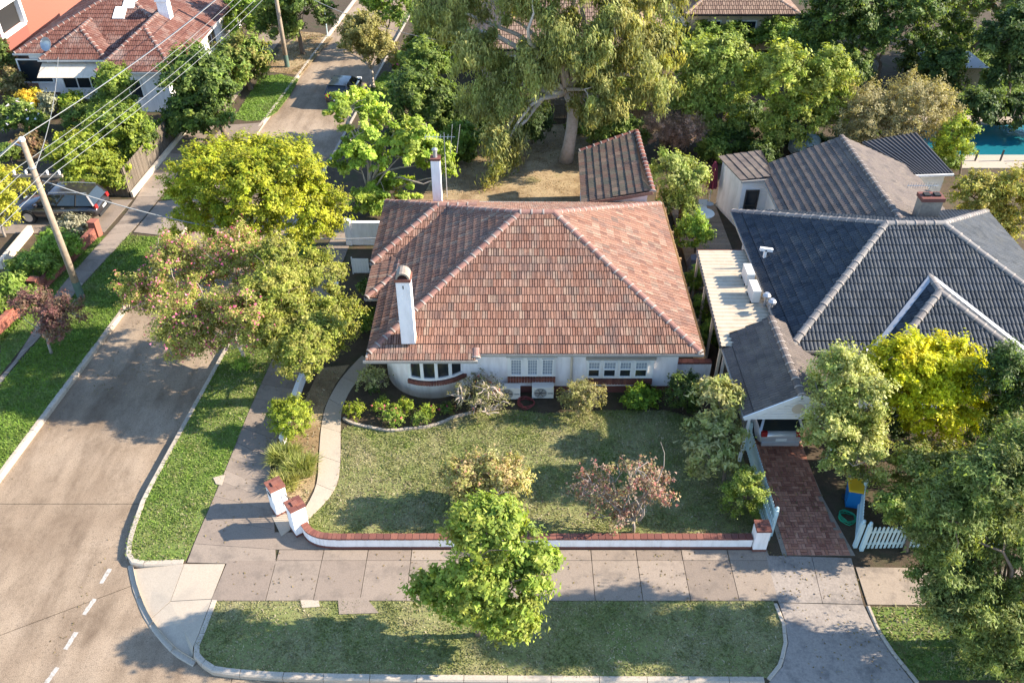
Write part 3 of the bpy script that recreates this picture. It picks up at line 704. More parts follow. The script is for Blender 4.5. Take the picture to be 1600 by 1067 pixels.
# bay eave runs one course lower
e0, e1 = (x0-.1,25.2,2.482), (-1.38,25.2,2.482)
rf.single, keep = 0, rf.single
rf.face([e0,e1,(-1.38,25.6,2.675),(x0+.06,25.6,2.675)]); rf.shell.add([(x0-.1,25.2,2.47),(-1.38,25.2,2.47),(-1.38,25.7,2.47),(x0-.1,25.7,2.47)], [(0,3,2,1)])
rf.ridge((-1.36,25.22,2.5),(-1.36,25.58,2.68))
wz = 2.6+2.78*.481
hip(rf, -6.15, -1.6, 31.75, 37.3, ez, (-3.37,34.52,wz), (-1.6,34.52,wz), 'x', tiles='FBL', gable='R', hips='AD', gutters=False)
hip(rf, -6.07, -3.6, 29.25, 33.0, 2.5, (-4.85,30.6,2.86), (-4.85,31.5,2.86), 'y', tiles='FL', hips='A', gutters=False)
rf.single = keep
for a, b in (((-1.3,y0-.05,ez),(x1+.1,y0-.05,ez)), ((x0-.2,25.14,2.48),(-1.3,25.14,2.48)), ((x1+.05,y0,ez),(x1+.05,y1,ez)), ((x0-.05,29.2,ez),(x0-.05,25.2,ez)), ((-6.2,37.3,ez),(-6.2,31.7,ez)), ((-6.2,31.7,ez),(-5.5,31.7,ez)), ((-6.12,31.6,2.5),(-6.12,29.2,2.5)), ((-6.12,29.2,2.5),(-5.5,29.2,2.5)), ((x1,y1+.05,ez),(-6.1,37.35,ez))):
    rf.gutter(a, b, .1)
roof = rf.finish()
# chimneys
m = MB().box(-4.2,25.62,2.9,-3.68,26.12,5.72); ch = m.build('chimney', M['white_wall'], house)
MB().box(-4.24,25.58,5.72,-3.64,26.16,5.84).build('cap_course', M['brickcap'], ch)
vs, fs, k = [], [], 9
for yy in (25.6,26.14):
    for rr in (.26,.19):
        for j in range(k):
            a = math.pi*j/(k-1); vs.append((-3.94+rr*math.cos(a), yy, 5.84+rr*1.0*math.sin(a)))
for j in range(k-1):
    fs += [(j,j+1,2*k+j+1,2*k+j),(k+j+1,k+j,3*k+j,3*k+j+1),(j,k+j,k+j+1,j+1),(2*k+j+1,3*k+j+1,3*k+j,2*k+j)]
fs += [(0,2*k,3*k,k),(k-1,2*k-1,4*k-1,3*k-1)]
MB().add(vs, fs).build('arched_cowl', M['mortar'], ch); MB().box(-4.08,26.0,5.84,-3.8,26.05,6.0).build('flue_back', M['dark'], ch)
MB().box(-3.96,25.612,5.42,-3.92,25.62,5.56).build('vent_slot', M['iron'], ch)
bx_ = V(684,316,36.4)[0]
m = MB().box(bx_-.2,36.2,2.6,bx_+.22,36.62,5.3); ch = m.build('chimney', M['white_wall'], house)
MB().box(bx_-.23,36.17,5.3,bx_+.25,36.65,5.4).build('cap_course', M['brickcap'], ch)
MB().lathe((bx_,36.4,5.4),[(.1,0),(.1,.32),(.14,.33),(.14,.4),(.05,.46)],10).build('flue_pot', M['steel'], ch)
# roof aerial by the rear chimney
an = empty('tv_aerial', 'thin metal television aerial beside the rear white chimney', 'aerial')
mx = bx_+.45; MB().tube([(mx,36.6,3.2),(mx,36.6,6.5)], .018, 6).build('mast', M['steel'], an)
b_ = MB(); b_.tube([(mx-.9,36.6,6.3),(mx+.5,36.6,6.3)], .014, 5); b_.build('boom', M['steel'], an)
for i in range(8): MB().tube([(mx-.85+i*.17,36.35,6.3),(mx-.85+i*.17,36.85,6.3)], .01, 4).build('element', M['steel'], an)
for i in (0,1): MB().tube([(mx+.25+i*.3,36.6,5.5),(mx+.4+i*.35,36.6,6.9)], .014, 5).build('rod', M['steel'], an)

# ================================================================== DARK TILED HOUSE TO THE EAST
dk = empty('tiled_house', 'house with large charcoal tiled hip roof east of the carport', 'house')
MB().box(11.1,26.1,0,22,35.4,2.9).build('wall', M['white_wall'], dk); MB().box(13.4,25.2,0,17.6,26.2,2.85).build('wing_wall', M['white_wall'], dk)
window(dk, 14.2, 16.8, .9, 2.2, 25.2, 3, 1, .08); window(dk, 28.5, 30.0, 1.0, 2.2, 11.1, 2, 1, .08, axis='x', out=-1); window(dk, 18.6, 20.4, .9, 2.2, 26.1, 2, 1, .08)
rf = Roof(dk, M['charcoal'], M['charcoal_cap'], PROF_W, .31, .37, 300)
hip(rf, 10.5, 22.6, 25.4, 36.0, 2.8, (15.3,30.6,5.26), (17.65,30.6,5.26), 'x')
wz = 4.17; wx = P(1462,446,wz)[0]
rf.single, keep = 0, 300
hip(rf, wx-2.75, wx+2.75, 24.55, 30.2, 2.8, (wx,27.3,wz), (wx,30.2,wz), 'y', tiles='FRL', gable='B', hips='AB')
rf.single = keep
rr_ = rf.finish(M['gutter'])
va = V(1455,437,28.1); MB().bar((wx-.05,28.15,4.25),(wx-2.85,25.35,2.86),.2,.03).build('valley_flashing', M['steel'], rr_)
MB().bar((wx+.05,28.15,4.25),(wx+2.85,25.35,2.86),.2,.03).build('valley_flashing', M['steel'], rr_)
# vents, light and pipe on the shaded western slope
for px, py in ((1203,440),(1209,460)):
    p = Vector(V(px,py,28.6 if py < 450 else 28.1)); zz = 2.8+(p.x-10.6)*.56
    m = MB().lathe((p.x,p.y,zz),[(.07,-.1),(.07,.3),(.16,.32),(.17,.42),(.09,.52)],12); m.build('roof_vent', M['steel'], dk)
p = P(1198,392,3.4); zz = 2.8+(p[0]-10.6)*.56
MB().bar((p[0]-.05,p[1],zz),(p[0]-.05,p[1],zz+.45),.1,.14).bar((p[0]-.3,p[1],zz+.5),(p[0]+.25,p[1],zz+.42),.14,.14).build('flue', M['white'], dk)

# brown gable behind it
gb = empty('gabled_extension', 'brown tiled gable extension behind the charcoal roof', 'house')
gx0, gx1, gy0, gy1 = 12.8, 20.6, 32.0, 40.6; gr = 4.5; gxm = 16.7
MB().box(13.1,36.1,0,20.3,39.8,2.85).add([(13.1,39.85,2.8),(20.3,39.85,2.8),(gxm,39.85,4.35)],[(0,1,2)]).build('wall', M['white'], gb)
rf = Roof(gb, M['brown_tile'], M['brown_tile'], PROF_W, .33, .36)
hip(rf, gx0, gx1, gy0, gy1, 2.8, (gxm,gy0,gr), (gxm,gy1,gr), 'y', tiles='LR', gable='FB', hips='')
rf.finish(M['gutter'])
# chimney between the two roofs
cx, cy = P(1453,330,4.6)[:2]
ch = MB().box(cx-.45,cy,3.0,cx+.45,cy+.55,5.05).build('chimney', M['mortar'], gb)
MB().box(cx-.5,cy-.05,5.05,cx+.5,cy+.6,5.22).build('brick_cap', M['brickcap'], ch)
for i in (-1,1): MB().box(cx+i*.22-.13,cy+.14,5.22,cx+i*.22+.13,cy+.42,5.3).build('flue', M['dark'], ch)
an = empty('tv_aerial', 'horizontal comb aerial on a slim mast beside the brick chimney', 'aerial')
ax, ay, az = V(1431,325,cy+.9)
MB().tube([(ax,ay,3.6),(ax+.35,ay,az+1.1)], .018, 6).build('mast', M['steel'], an)
az += 1.1; MB().tube([(ax-.7,ay,az),(ax+.7,ay,az)], .014, 5).build('boom', M['steel'], an)
for i in range(12): MB().tube([(ax-.65+i*.11,ay,az-.12),(ax-.65+i*.11,ay,az+.14)], .009, 4).build('element', M['steel'], an)
# dark metal skillion beyond
sk = empty('skillion_wing', 'flat wing with dark ribbed metal roof near the pool', 'house')
a, b, c_, d = P(1347,222,3.0), P(1432,207,3.0), P(1490,271,2.9), P(1428,273,2.9)
MB().prism([(a[0]+.3,a[1]-.3),(b[0]-.3,b[1]-.3),(c_[0]-.25,c_[1]+.25),(d[0]-.6,d[1]+.25)], 0, 2.75).build('wall', M['white'], sk)
m = MB().add([a,b,c_,d]+[(q[0],q[1],q[2]-.1) for q in (a,b,c_,d)], [(3,2,1,0),(4,5,6,7),(0,1,5,4),(1,2,6,5),(2,3,7,6),(3,0,4,7)]).build('roof', M['metal_dark'], sk)
for i in range(13):
    t = (i+.5)/13; p, q_ = Vector(a).lerp(Vector(b),t), Vector(d).lerp(Vector(c_),t); MB().bar(p+Vector((0,0,.03)), q_+Vector((0,0,.03)), .05, .05).build('rib', M['metal_dark'], m)
MB().bar((d[0],d[1]-.04,2.84),(c_[0],c_[1]-.04,2.84),.1,.1).build('gutter', M['white'], m)
# small white room with a window
wr = empty('white_annex', 'small white weatherboard room beside the deck', 'house')
MB().prism([(11.15,41.6),(11.75,39.35),(13.2,39.35),(13.2,41.9)], 0, 2.75).build('wall', M['white_wall'], wr)
for i in range(16): MB().box(11.78,39.32,.1+i*.165,13.18,39.347,.24+i*.165).build('weatherboard', M['white'], wr)
window(wr, 12.05, 12.6, .5, 2.1, 39.32, 1, 2, .07, mat=M['iron'])
rf = Roof(wr, M['brown_tile'], M['brown_tile'], PROF_W, .3, .34)
rf.face([(11.0,41.9,2.76),(11.62,39.15,2.76),(13.2,39.15,3.0),(13.2,41.9,3.1)]); rf.gutter((11.6,39.12,2.76),(13.1,39.12,2.9)); rf.finish()

# ================================================================== CARPORT AND FLAT ROOF
cpo = empty('carport', 'gabled carport with white weatherboard front over the silver hatchback', 'carport')
cx0, cxm, cx1, cy0, cy1, cz, cr = 8.25, 10.03, 11.85, 22.15, 26.75, 2.32, 3.32
rf = Roof(cpo, M['brown_tile'], M['brown_tile'], PROF_W, .24, .33)
hip(rf, cx0, cx1, cy0, cy1, cz, (cxm,cy0,cr), (cxm,cy1,cr), 'y', tiles='LR', gable='FB', hips='', soffit=False); rf.finish()
gf = MB().add([(cx0+.15,cy0+.06,cz-.12),(cx1-.15,cy0+.06,cz-.12),(cxm,cy0+.06,cr-.08),(cx0+.15,cy0+.14,cz-.12),(cx1-.15,cy0+.14,cz-.12),(cxm,cy0+.14,cr-.08)], [(0,1,2),(5,4,3),(0,3,4,1)]).build('gable', M['white'], cpo)
for i in range(8):
    z = cz-.1+i*.125; t = max(0,(z+.11-cz))/(cr-cz); h0 = (cxm-cx0-.15)*(1-t)-.02
    if h0 > .08: MB().box(cxm-h0,cy0+.03,z,cxm+h0,cy0+.058,z+.11).build('weatherboard', M['white'], gf)
MB().add([(cxm-.02+.22*math.cos(2*math.pi*j/20), cy0+.02, 2.72+.22*math.sin(2*math.pi*j/20)) for j in range(20)]+[(cxm-.02+.22*math.cos(2*math.pi*j/20), cy0+.05, 2.72+.22*math.sin(2*math.pi*j/20)) for j in range(20)], [tuple(range(19,-1,-1))]+[(j,(j+1)%20,20+(j+1)%20,20+j) for j in range(20)]).build('round_vent', M['cream'], gf)
for s_ in (-1,1):
    MB().bar((cxm,cy0,cr-.02),(cxm+s_*1.85,cy0,cz-.05),.05,.18).build('barge_board', M['white'], cpo)
for px_, py_ in ((8.42,22.3),(11.65,22.3),(8.42,26.4),(11.65,26.4)): MB().box(px_-.05,py_-.05,0,px_+.05,py_+.05,cz).build('post', M['white'], cpo)
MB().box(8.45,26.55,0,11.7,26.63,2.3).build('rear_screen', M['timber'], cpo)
fr = empty('flat_roof_shelter', 'cream corrugated flat roof between the two houses', 'shelter')
corners = [P(1090,392,2.5),P(1168,392,2.5),(10.55,26.0,2.5),(8.1,26.0,2.5)]
m = MB(); n_ = 27; vs = []
for i in range(n_*4+1):
    t = (i+(.42 if i%4 == 0 else -.0 if i%4 == 3 else 0))/(n_*4+.42); z = 2.5+(.06 if i%4 in (1,2) else 0); l_ = Vector(corners[0]).lerp(Vector(corners[3]),t); r_ = Vector(corners[1]).lerp(Vector(corners[2]),t)
    vs += [(l_.x,l_.y,z),(r_.x,r_.y,z)]
m.add(vs, [(2*i,2*i+1,2*i+3,2*i+2) for i in range(n_*4)]).build('corrugated_sheet', M['corrugated'], fr)
MB().bar((corners[0][0]-.03,corners[0][1],2.44),(corners[3][0]-.03,corners[3][1],2.44),.05,.16).build('fascia', M['metal_dark'], fr)
MB().bar((corners[0][0],corners[0][1]+.03,2.44),(corners[1][0],corners[1][1]+.03,2.44),.05,.16).build('fascia', M['brickcap'], fr)
for t in (.02,.35,.68,.97):
    p = Vector(corners[0]).lerp(Vector(corners[3]),t); MB().box(p.x,p.y-.05,0,p.x+.1,p.y+.05,2.44).build('post', M['cream'], fr)
for t in (.05,.95):
    p = Vector(corners[1]).lerp(Vector(corners[2]),t); MB().box(p.x-.12,p.y-.05,0,p.x-.02,p.y+.05,2.44).build('post', M['cream'], fr)

# ================================================================== GARDEN SHED
sh = empty('garage_shed', 'old shed with mossy dark ribbed tile roof in the back yard', 'shed')
a, b, c_, d = P(905,237,2.6), P(985,205,3.5), P(1013,300,3.5), P(910,318,2.6)
b = (6.72,b[1],3.5); c_ = (6.72,c_[1],3.5)
MB().prism([(a[0]+.15,a[1]-.2),(b[0]-.12,a[1]-.2),(c_[0]-.12,d[1]+.25),(d[0]+.2,d[1]+.25)], 0, 2.5).build('wall', M['white_wall'], sh)
MB().add([(d[0]+.2,d[1]+.22,2.5),(c_[0]-.12,d[1]+.22,2.5),(c_[0]-.12,d[1]+.22,3.38)], [(0,1,2)]).build('gable_wall', M['white_wall'], sh)
MB().box(c_[0]-.14,d[1]+.3,2.5,c_[0]-.1,a[1]-.25,3.42).build('upper_wall', M['white_wall'], sh)
M['mossy'] = piece('mossy_tile', [(.10,.075,.06),(.15,.085,.06),(.085,.08,.06),(.20,.13,.09)], .9, 9, .7, patch=(1.2,(.16,.14,.09),.6))
rf = Roof(sh, M['mossy'], M['brickcap'], PROF_W, .36, .36); rf.face([a,d,c_,b]); rf.ridge(c_,b); rf.ridge(a,b); r_ = rf.finish()
MB().bar(Vector(d)+Vector((0,-.05,-.03)), Vector(c_)+Vector((0,-.05,-.03)), .05, .16).build('barge_board', M['terracotta'], r_)

# ================================================================== RED TILED HOUSE ACROSS THE STREET
rh = empty('tiled_house', 'red tiled house with chimney and skylights across the street', 'house')
MB().box(-32.8,57.7,0,-22.4,72,3.0).build('wall', M['white_wall'], rh); MB().box(-30.8,56.5,0,-27.1,57.7,3.0).build('wing_wall', M['white_wall'], rh); MB().box(-26.3,54.3,0,-22.4,57.6,3.0).build('east_wing_wall', M['white_wall'], rh)
window(rh, -30.3, -27.6, .8, 2.2, 56.5, 3, 1, .09); window(rh, -33.6, -31.6, .8, 2.3, 57.6, 1, 1, .08); window(rh, -25.8, -24.2, 1.0, 2.2, 54.3, 2, 1, .08)
for i in range(3): window(rh, 55.2+i*4.0, 57.0+i*4.0, .9, 2.2, -22.4, 2, 1, .08, axis='x', out=1)
rf = Roof(rh, M['terra_far'], M['terra_far'], PROF_T, .3, .40)
hip(rf, -33.4, -21.6, 57.2, 73, 2.9, (-27.5,62.6,5.5), (-27.5,67.5,5.5), 'y', gutters=False)
hip(rf, -31.2, -26.75, 56.0, 62, 2.9, (-28.95,58.2,4.25), (-28.95,62,4.25), 'y', tiles='FLR', gable='B', hips='AB')
hip(rf, -26.7, -21.6, 53.8, 64, 2.9, (-24.3,57.4,4.6), (-24.3,62,4.6), 'y', tiles='FLR', gable='B', hips='AB')
for a_, b_ in (((-33.45,73,2.9),(-33.45,57.15,2.9)), ((-33.5,57.15,2.9),(-31.2,57.15,2.9))): rf.gutter(a_, b_, .13)
r_ = rf.finish(M['soffit'])
for px, py in ((203,6),(188,22)):          # skylights on its front slope
    d_ = ray(px,py); kk = .48; t = (2.9-57.2*kk-H)/(d_[2]-kk*d_[1]); p = Vector((d_[0]*t, d_[1]*t, H+d_[2]*t)); n_ = Vector((0,-kk,1)).normalized(); t_ = Vector((0,1,kk)).normalized()
    so = MB().obox(p, t_*.55, Vector((.4,0,0)), n_*.12).build('skylight', M['white'], r_); MB().obox(p+n_*.125, t_*.46, Vector((.32,0,0)), n_*.01).build('skylight_pane', M['cream'], r_)
p = Vector(P(256,22,4.6)); ch = MB().box(p.x-.35,p.y,3.2,p.x+.35,p.y+.7,5.4).build('chimney', M['white_wall'], rh); MB().box(p.x-.42,p.y-.07,5.4,p.x+.42,p.y+.77,5.55).build('cap_course', M['white_wall'], ch)
# awning over the front window
aw = bpy.data.objects.new('awning', None); link(aw, rh)
for i in range(9):
    xa = -31.2+i*.5; MB().add([(xa,56.2,2.62),(xa+.49,56.2,2.62),(xa+.49,55.0,2.05),(xa,55.0,2.05),(xa,56.2,2.6),(xa+.49,56.2,2.6),(xa+.49,55.0,2.03),(xa,55.0,2.03)], [(0,3,2,1),(4,5,6,7),(3,7,6,2),(0,4,7,3),(1,2,6,5)]).build('awning_panel', M['cream'], aw)
dsh = empty('satellite_dish', 'grey satellite dish on the eave of the red tiled house', 'dish')
p = Vector(P(74,70,3.7)); prof = [(.02,0),(.25,.04),(.42,.12),(.45,.16)]
vs = []; k = 18; ax_ = Vector((-.3,-.85,.45)).normalized(); rt = ax_.orthogonal().normalized(); ut = ax_.cross(rt)
for r0, z0_ in prof+[(.44,.165),(.25,.06),(.02,.02)]:
    for j in range(k): a_ = 2*math.pi*j/k; vs.append(p+ax_*z0_+rt*r0*math.cos(a_)+ut*r0*math.sin(a_))
MB().add(vs, [(i*k+j,i*k+(j+1)%k,(i+1)*k+(j+1)%k,(i+1)*k+j) for i in range(6) for j in range(k)]).build('reflector', M['steel'], dsh)
MB().tube([p, p+Vector((.1,.25,-.75))], .03, 6).build('mount', M['steel'], dsh); MB().tube([p-ut*.4+ax_*.1, p+ax_*.5-ut*.1], .015, 5).build('feed_arm', M['steel'], dsh)

# red brick house in the corner
bh = empty('brick_house', 'red brick house with white trim in the far corner', 'house')
MB().box(-50,58,0,-37.6,80,5.5).build('wall', M['brick'], bh)
MB().box(-37.6,63.2,2.0,-37.57,66.6,3.7).build('porch_shade_panel', M['dark'], bh); MB().box(-37.6,60.5,3.72,-37.2,68.2,4.12).build('white_beam', M['white'], bh)  # flat dark panel on the brick paints the shade of a porch recess
for yy in (62.9,66.6): MB().box(-37.56,yy,1.9,-37.2,yy+.34,3.72).build('white_column', M['white'], bh)
MB().box(-37.6,63.24,.9,-37.15,66.6,1.84).build('balustrade', M['brick'], bh); MB().box(-37.6,63.24,1.84,-37.1,66.58,1.96).build('balustrade_cap', M['white'], bh)
MB().box(-37.6,59.0,1.0,-37.5,61.5,1.2).build('window_sill', M['white'], bh); window(bh, 60.2, 61.2, 1.3, 2.6, -37.6, 2, 1, .08, axis='x', out=1)
rf = Roof(bh, M['terra_far'], M['terra_far'], PROF_T, .32, .42); hip(rf, -50.6, -37.0, 57.4, 80.6, 5.5, (-43.8,64.2,8.4), (-43.8,73.8,8.4), 'y', tiles='FR'); rf.finish()

# houses behind the gum tree
for nm, lab, bx0, bx1, by0, by1 in (('tiled_house','tan tiled house glimpsed behind the gum branches',-2.6,11.0,58.0,68.0), ('tiled_house','brown tiled house at the top edge beyond the green trees',13.0,21.6,65.5,76.0)):
    h_ = empty(nm, lab, 'house'); MB().box(bx0+.6,by0+.6,0,bx1-.6,by1-.6,2.95).build('wall', M['cream'], h_)
    rf = Roof(h_, M['rear_tile'], M['rear_tile'], PROF_T, .32, .42); hf = (by1-by0)/2 if bx1-bx0 > by1-by0 else (bx1-bx0)/2; rz = 2.9+hf*.47
    if bx1-bx0 > by1-by0: hip(rf, bx0,bx1,by0,by1,2.9,(bx0+hf,(by0+by1)/2,rz),(bx1-hf,(by0+by1)/2,rz),'x',tiles='FLR')
    else: hip(rf, bx0,bx1,by0,by1,2.9,((bx0+bx1)/2,by0+hf,rz),((bx0+bx1)/2,by1-hf,rz),'y',tiles='FLR')
    rf.finish(M['dark']); window(h_, (bx0+bx1)/2-1, (bx0+bx1)/2+1.2, .9, 2.2, by0+.6, 2, 1, .08)
    window(h_, bx0+1.4, bx0+2.8, .9, 2.2, by0+.6, 2, 1, .08); 
# ================================================================== WALLS, FENCES, GATES
def coping(parent, pts, z, w=.3, h=.075, L=.235, mat=None, name='coping_brick'):
    pts = [Vector(p) for p in pts]
    for a, b in zip(pts, pts[1:]):
        d = (b-a); n_ = max(1, round(d.length/L)); 
        for i in range(n_):
            p, q_ = a+d*((i+.03)/n_), a+d*((i+.97)/n_); dz = random.uniform(-.004,.004)
            MB().bar((p.x,p.y,z+h/2+dz),(q_.x,q_.y,z+h/2+dz), w, h).build(name, mat or M['brickcap'], parent)
fw = empty('garden_wall', 'low white front wall with red brick coping', 'wall')
wp = smoothline([(-6.98,18.92,0),(-6.75,18.62,0),(-6.35,18.42,0),(-5.8,18.36,0),(-5.2,18.36,0)],4)+[Vector((1,18.36,0)),Vector((7.95,18.36,0))]
m, m2 = MB(), MB()
for a, b in zip(wp, wp[1:]): m.bar((a.x,a.y,.24),(b.x,b.y,.24),.22,.46); m2.bar((a.x,a.y,.06),(b.x,b.y,.06),.25,.13)
m.build('wall_face', M['white_wall'], fw); m2.build('brick_plinth', M['brickcap'], fw); coping(fw, [(p.x,p.y,0) for p in wp], .47, .24, .065)
def pillar(x, y, rot, h, label, s=.25, plate=False):
    o = empty('gate_pillar', label, 'pillar', 'white brick capped pillars', (x,y,0), rot)
    MB().box(-s,-s,0,s,s,h).build('shaft', M['white_wall'], o); MB().box(-s-.012,-s-.012,0,s+.012,s+.012,.12).build('brick_base', M['brickcap'], o)
    cb = bpy.data.objects.new('brick_cap', None); link(cb, o)
    for j in range(5):
        for k in range(2):
            y0_ = -s-.03+(2*s+.06)*j/5; x0_ = -s-.03+(s+.03)*k; MB().box(x0_+.004,y0_+.004,h,x0_+s+.026,y0_+(2*s+.06)/5-.004,h+.075+random.uniform(-.004,.004)).build('cap_brick', M['brickcap'], cb)
    MB().box(-.1,-.1,h+.07,.1,.1,h+.12).build('centre_brick', M['brickcap'], cb)
    if plate: MB().box(-s-.02,-.12,h-.32,-s+.0,.12,h-.2).build('letter_slot', M['iron'], o)
    return o
p1, p2 = P(437,803), P(468,834)
pillar(p1[0],p1[1]+.2,R(36),1.24,'white gate pillar with letter slot on the street side of the entrance',plate=True)
pillar(p2[0],p2[1]+.18,R(36),1.26,'white gate pillar joining the curved front wall')
pillar(8.2,18.36,0,1.0,'white wall pillar with brick cap beside the brick driveway',.22)
gt = empty('iron_gate', 'open wrought iron garden gate between the white pillars', 'gate')
ga = Vector((p1[0]+.27,p1[1]+.12,0)); gd = Vector((.55,-.55,0))*.85
for t in (0,1): MB().tube([ga+gd*t+Vector((0,0,.08)), ga+gd*t+Vector((0,0,.95))], .018, 6).build('stile', M['iron'], gt)
for z in (.12,.55,.9): MB().tube([ga+Vector((0,0,z)), ga+gd+Vector((0,0,z))], .013, 5).build('rail', M['iron'], gt)
for i in range(1,6): MB().tube([ga+gd*(i/6)+Vector((0,0,.12)), ga+gd*(i/6)+Vector((0,0,.98+.06*math.sin(math.pi*i/6)))], .009, 5).build('bar', M['iron'], gt)
sw = empty('garden_wall', 'low white side wall between footpath and strappy plants', 'wall')
sp = smoothline(PP([(436,700),(446,658),(473,585),(498,520),(523,455)]),4); sp = [p+Vector((.16,0,0)) for p in sp]
m = MB()
for a, b in zip(sp, sp[1:]): m.bar((a.x,a.y,.24),(b.x,b.y,.24),.14,.5)
m.build('wall_face', M['white_wall'], sw)
m = MB()
for a, b in zip(sp, sp[1:]): m.bar((a.x,a.y,.51),(b.x,b.y,.51),.18,.04)
m.build('capping', M['white'], sw)
# side yard wall and little gate west of the house
yw = empty('yard_wall', 'pale rendered yard wall beside the rear wing', 'wall')
a, b = P(551,383), P(584,380); MB().box(a[0],a[1],0,-5.7,a[1]+.18,1.25).build('wall_face', M['white_wall'], yw); MB().box(a[0]-.3,a[1]-.06,0,a[0],a[1]+.3,1.4).build('end_pier', M['white_wall'], yw); MB().box(a[0],a[1]-.02,1.25,-5.7,a[1]+.2,1.3).build('capping', M['white_wall'], yw)
sg = empty('side_gate', 'small white boarded side gate by the rear wing', 'gate')
a = P(553,428); 
for i in range(6): MB().box(a[0]+i*.13,a[1],.06,a[0]+i*.13+.12,a[1]+.03,.86).build('board', M['white'], sg)
MB().box(a[0]-.05,a[1]-.02,.0,a[0]-.005,a[1]+.05,.95).build('post', M['white'], sg); MB().box(a[0],a[1]+.032,.7,a[0]+.78,a[1]+.07,.8).build('rail', M['white'], sg)
# return wall with brick cap on the east side
rw = empty('return_wall', 'white return wall with red brick cap joining house and fence', 'wall')
MB().box(6.56,26.5,0,8.0,26.7,1.2).build('wall_face', M['white_wall'], rw); coping(rw, [(6.57,26.6,0),(8.0,26.6,0)], 1.2, .26)
def palings(name, label, a, b, h, mat, w=.1, gap=.012, t=.02, rails=True, lean=.0, cat='fence'):
    f = empty(name, label, cat); a, b = Vector(a), Vector(b); d = b-a; n_ = int(d.length/(w+gap)); x = d.normalized(); nn = Vector((-x.y,x.x,0))
    me = None
    for i in range(n_):
        c_ = a+x*(i+.5)*(w+gap); hh = h+random.uniform(-.03,.03)
        MB().obox((c_.x,c_.y,hh/2), x*w/2, nn*t/2, Vector((random.uniform(-.006,.006),0,hh/2))).build('paling', mat, f)
    if rails:
        for z in (.3,h-.35): MB().bar(a+nn*.05+Vector((0,0,z)), b+nn*.05+Vector((0,0,z)), .05, .08).build('rail', mat, f)
        for i in range(int(d.length/2.4)+1):
            c_ = a+x*min(i*2.4,d.length-.06); MB().box(c_.x+nn.x*.1-.05,c_.y+nn.y*.1-.05,0,c_.x+nn.x*.1+.05,c_.y+nn.y*.1+.05,h-.1).build('post', mat, f)
    return f
palings('paling_fence', 'warm timber paling fence between the bungalow and the flat roof', (7.74,41.0,0), (7.74,26.75,0), 1.65, M['timber_warm'])
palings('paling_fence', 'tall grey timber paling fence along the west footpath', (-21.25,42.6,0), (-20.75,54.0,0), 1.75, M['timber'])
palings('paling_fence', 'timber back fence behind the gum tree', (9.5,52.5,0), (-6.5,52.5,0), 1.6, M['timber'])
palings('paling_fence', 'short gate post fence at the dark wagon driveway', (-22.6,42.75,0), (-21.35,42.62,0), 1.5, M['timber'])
kw = empty('plinth_wall', 'low cream concrete wall at the foot of the grey paling fence', 'wall'); MB().bar((-21.1,42.5,.16),(-20.6,54,.16),.12,.36).build('wall_face', M['cream'], kw)
def pickets(name, label, a, b, h, mat, sp=.135, post=True, cat='picket fence', w=.075, down=0):
    f = empty(name, label, cat); a, b = Vector(a), Vector(b); d = b-a; x = d.normalized(); nn = Vector((-x.y,x.x,0)); n_ = int(d.length/sp)
    for i in range(n_):
        c_ = a+x*(i+.5)*d.length/n_; z0_ = .08
        vs = [c_+x*s_*w/2+nn*t_*.011+Vector((0,0,z)) for t_ in (-1,1) for s_, z in ((-1,z0_),(1,z0_),(1,h-.06),(.45,h),(-.45,h),(-1,h-.06))]
        MB().add(vs, [(5,4,3,2,1,0),(6,7,8,9,10,11)]+[(k,(k+1)%6,6+(k+1)%6,6+k) for k in range(6)]).build('picket', mat, f)
    for z in (.28,h-.28): MB().bar(a+nn*.035+Vector((0,0,z)), b+nn*.035+Vector((0,0,z)), .045, .08).build('rail', mat, f)
    if post:
        for c_ in (a,b):
            MB().box(c_.x-.06,c_.y-.06,0,c_.x+.06,c_.y+.06,h+.08).lathe((c_.x,c_.y,h+.08),[(.075,0),(.075,.03),(.03,.05),(.06,.1),(.05,.15),(.01,.17)],10).build('post', mat, f)
    return f
pickets('picket_fence', 'long pale picket fence beside the brick driveway', (8.78,22.9,0), (8.74,18.85,0), 1.15, M['tealwhite'])
pickets('picket_gate', 'open pale picket gate at the driveway entrance', (11.45,18.35,0), (12.15,20.2,0), 1.1, M['tealwhite'], post=True, cat='gate')
pickets('picket_fence', 'white picket fence running under the conifer', (11.62,18.22,0), (16.2,18.35,0), 1.15, M['tealwhite'])
pickets('picket_gate', 'folded back picket gate leaf behind the white brick capped pillar', (8.62,18.5,0), (8.55,20.6,0), 1.05, M['tealwhite'], post=False, cat='gate')
# red brick front fence across the street
bf = empty('brick_fence', 'low red brick front fence across the street', 'wall')
a, b = Vector((-22.75,29.2,0)), Vector((-21.5,38.4,0)); d = b-a; x = d.normalized(); nn = Vector((-x.y,x.x,0)); MB().bar(a+Vector((0,0,.28)), b+Vector((0,0,.28)), .19, .56).build('mortar_core', M['mortar'], bf)
bm_ = MB().box(-.115,-.11,-.036,.115,.11,.036).mesh('brick', M['brick']); rz = math.atan2(x.y,x.x); nb = int(d.length/.242)
for r_ in range(7):
    for i in range(nb):
        o = inst('brick', bm_, bf); c_ = a+x*((i+.5+(.5 if r_%2 else 0))*.242); o.location = (c_.x,c_.y,.045+r_*.083); o.rotation_euler = (0,0,rz)
for s_ in (a,b,a+d*.42):
    MB().obox((s_.x,s_.y,.42), x*.2, nn*.2, (0,0,.42)).build('pier', M['brick'], bf); MB().obox((s_.x,s_.y,.87), x*.22, nn*.22, (0,0,.03)).build('pier_cap', M['brick'], bf)
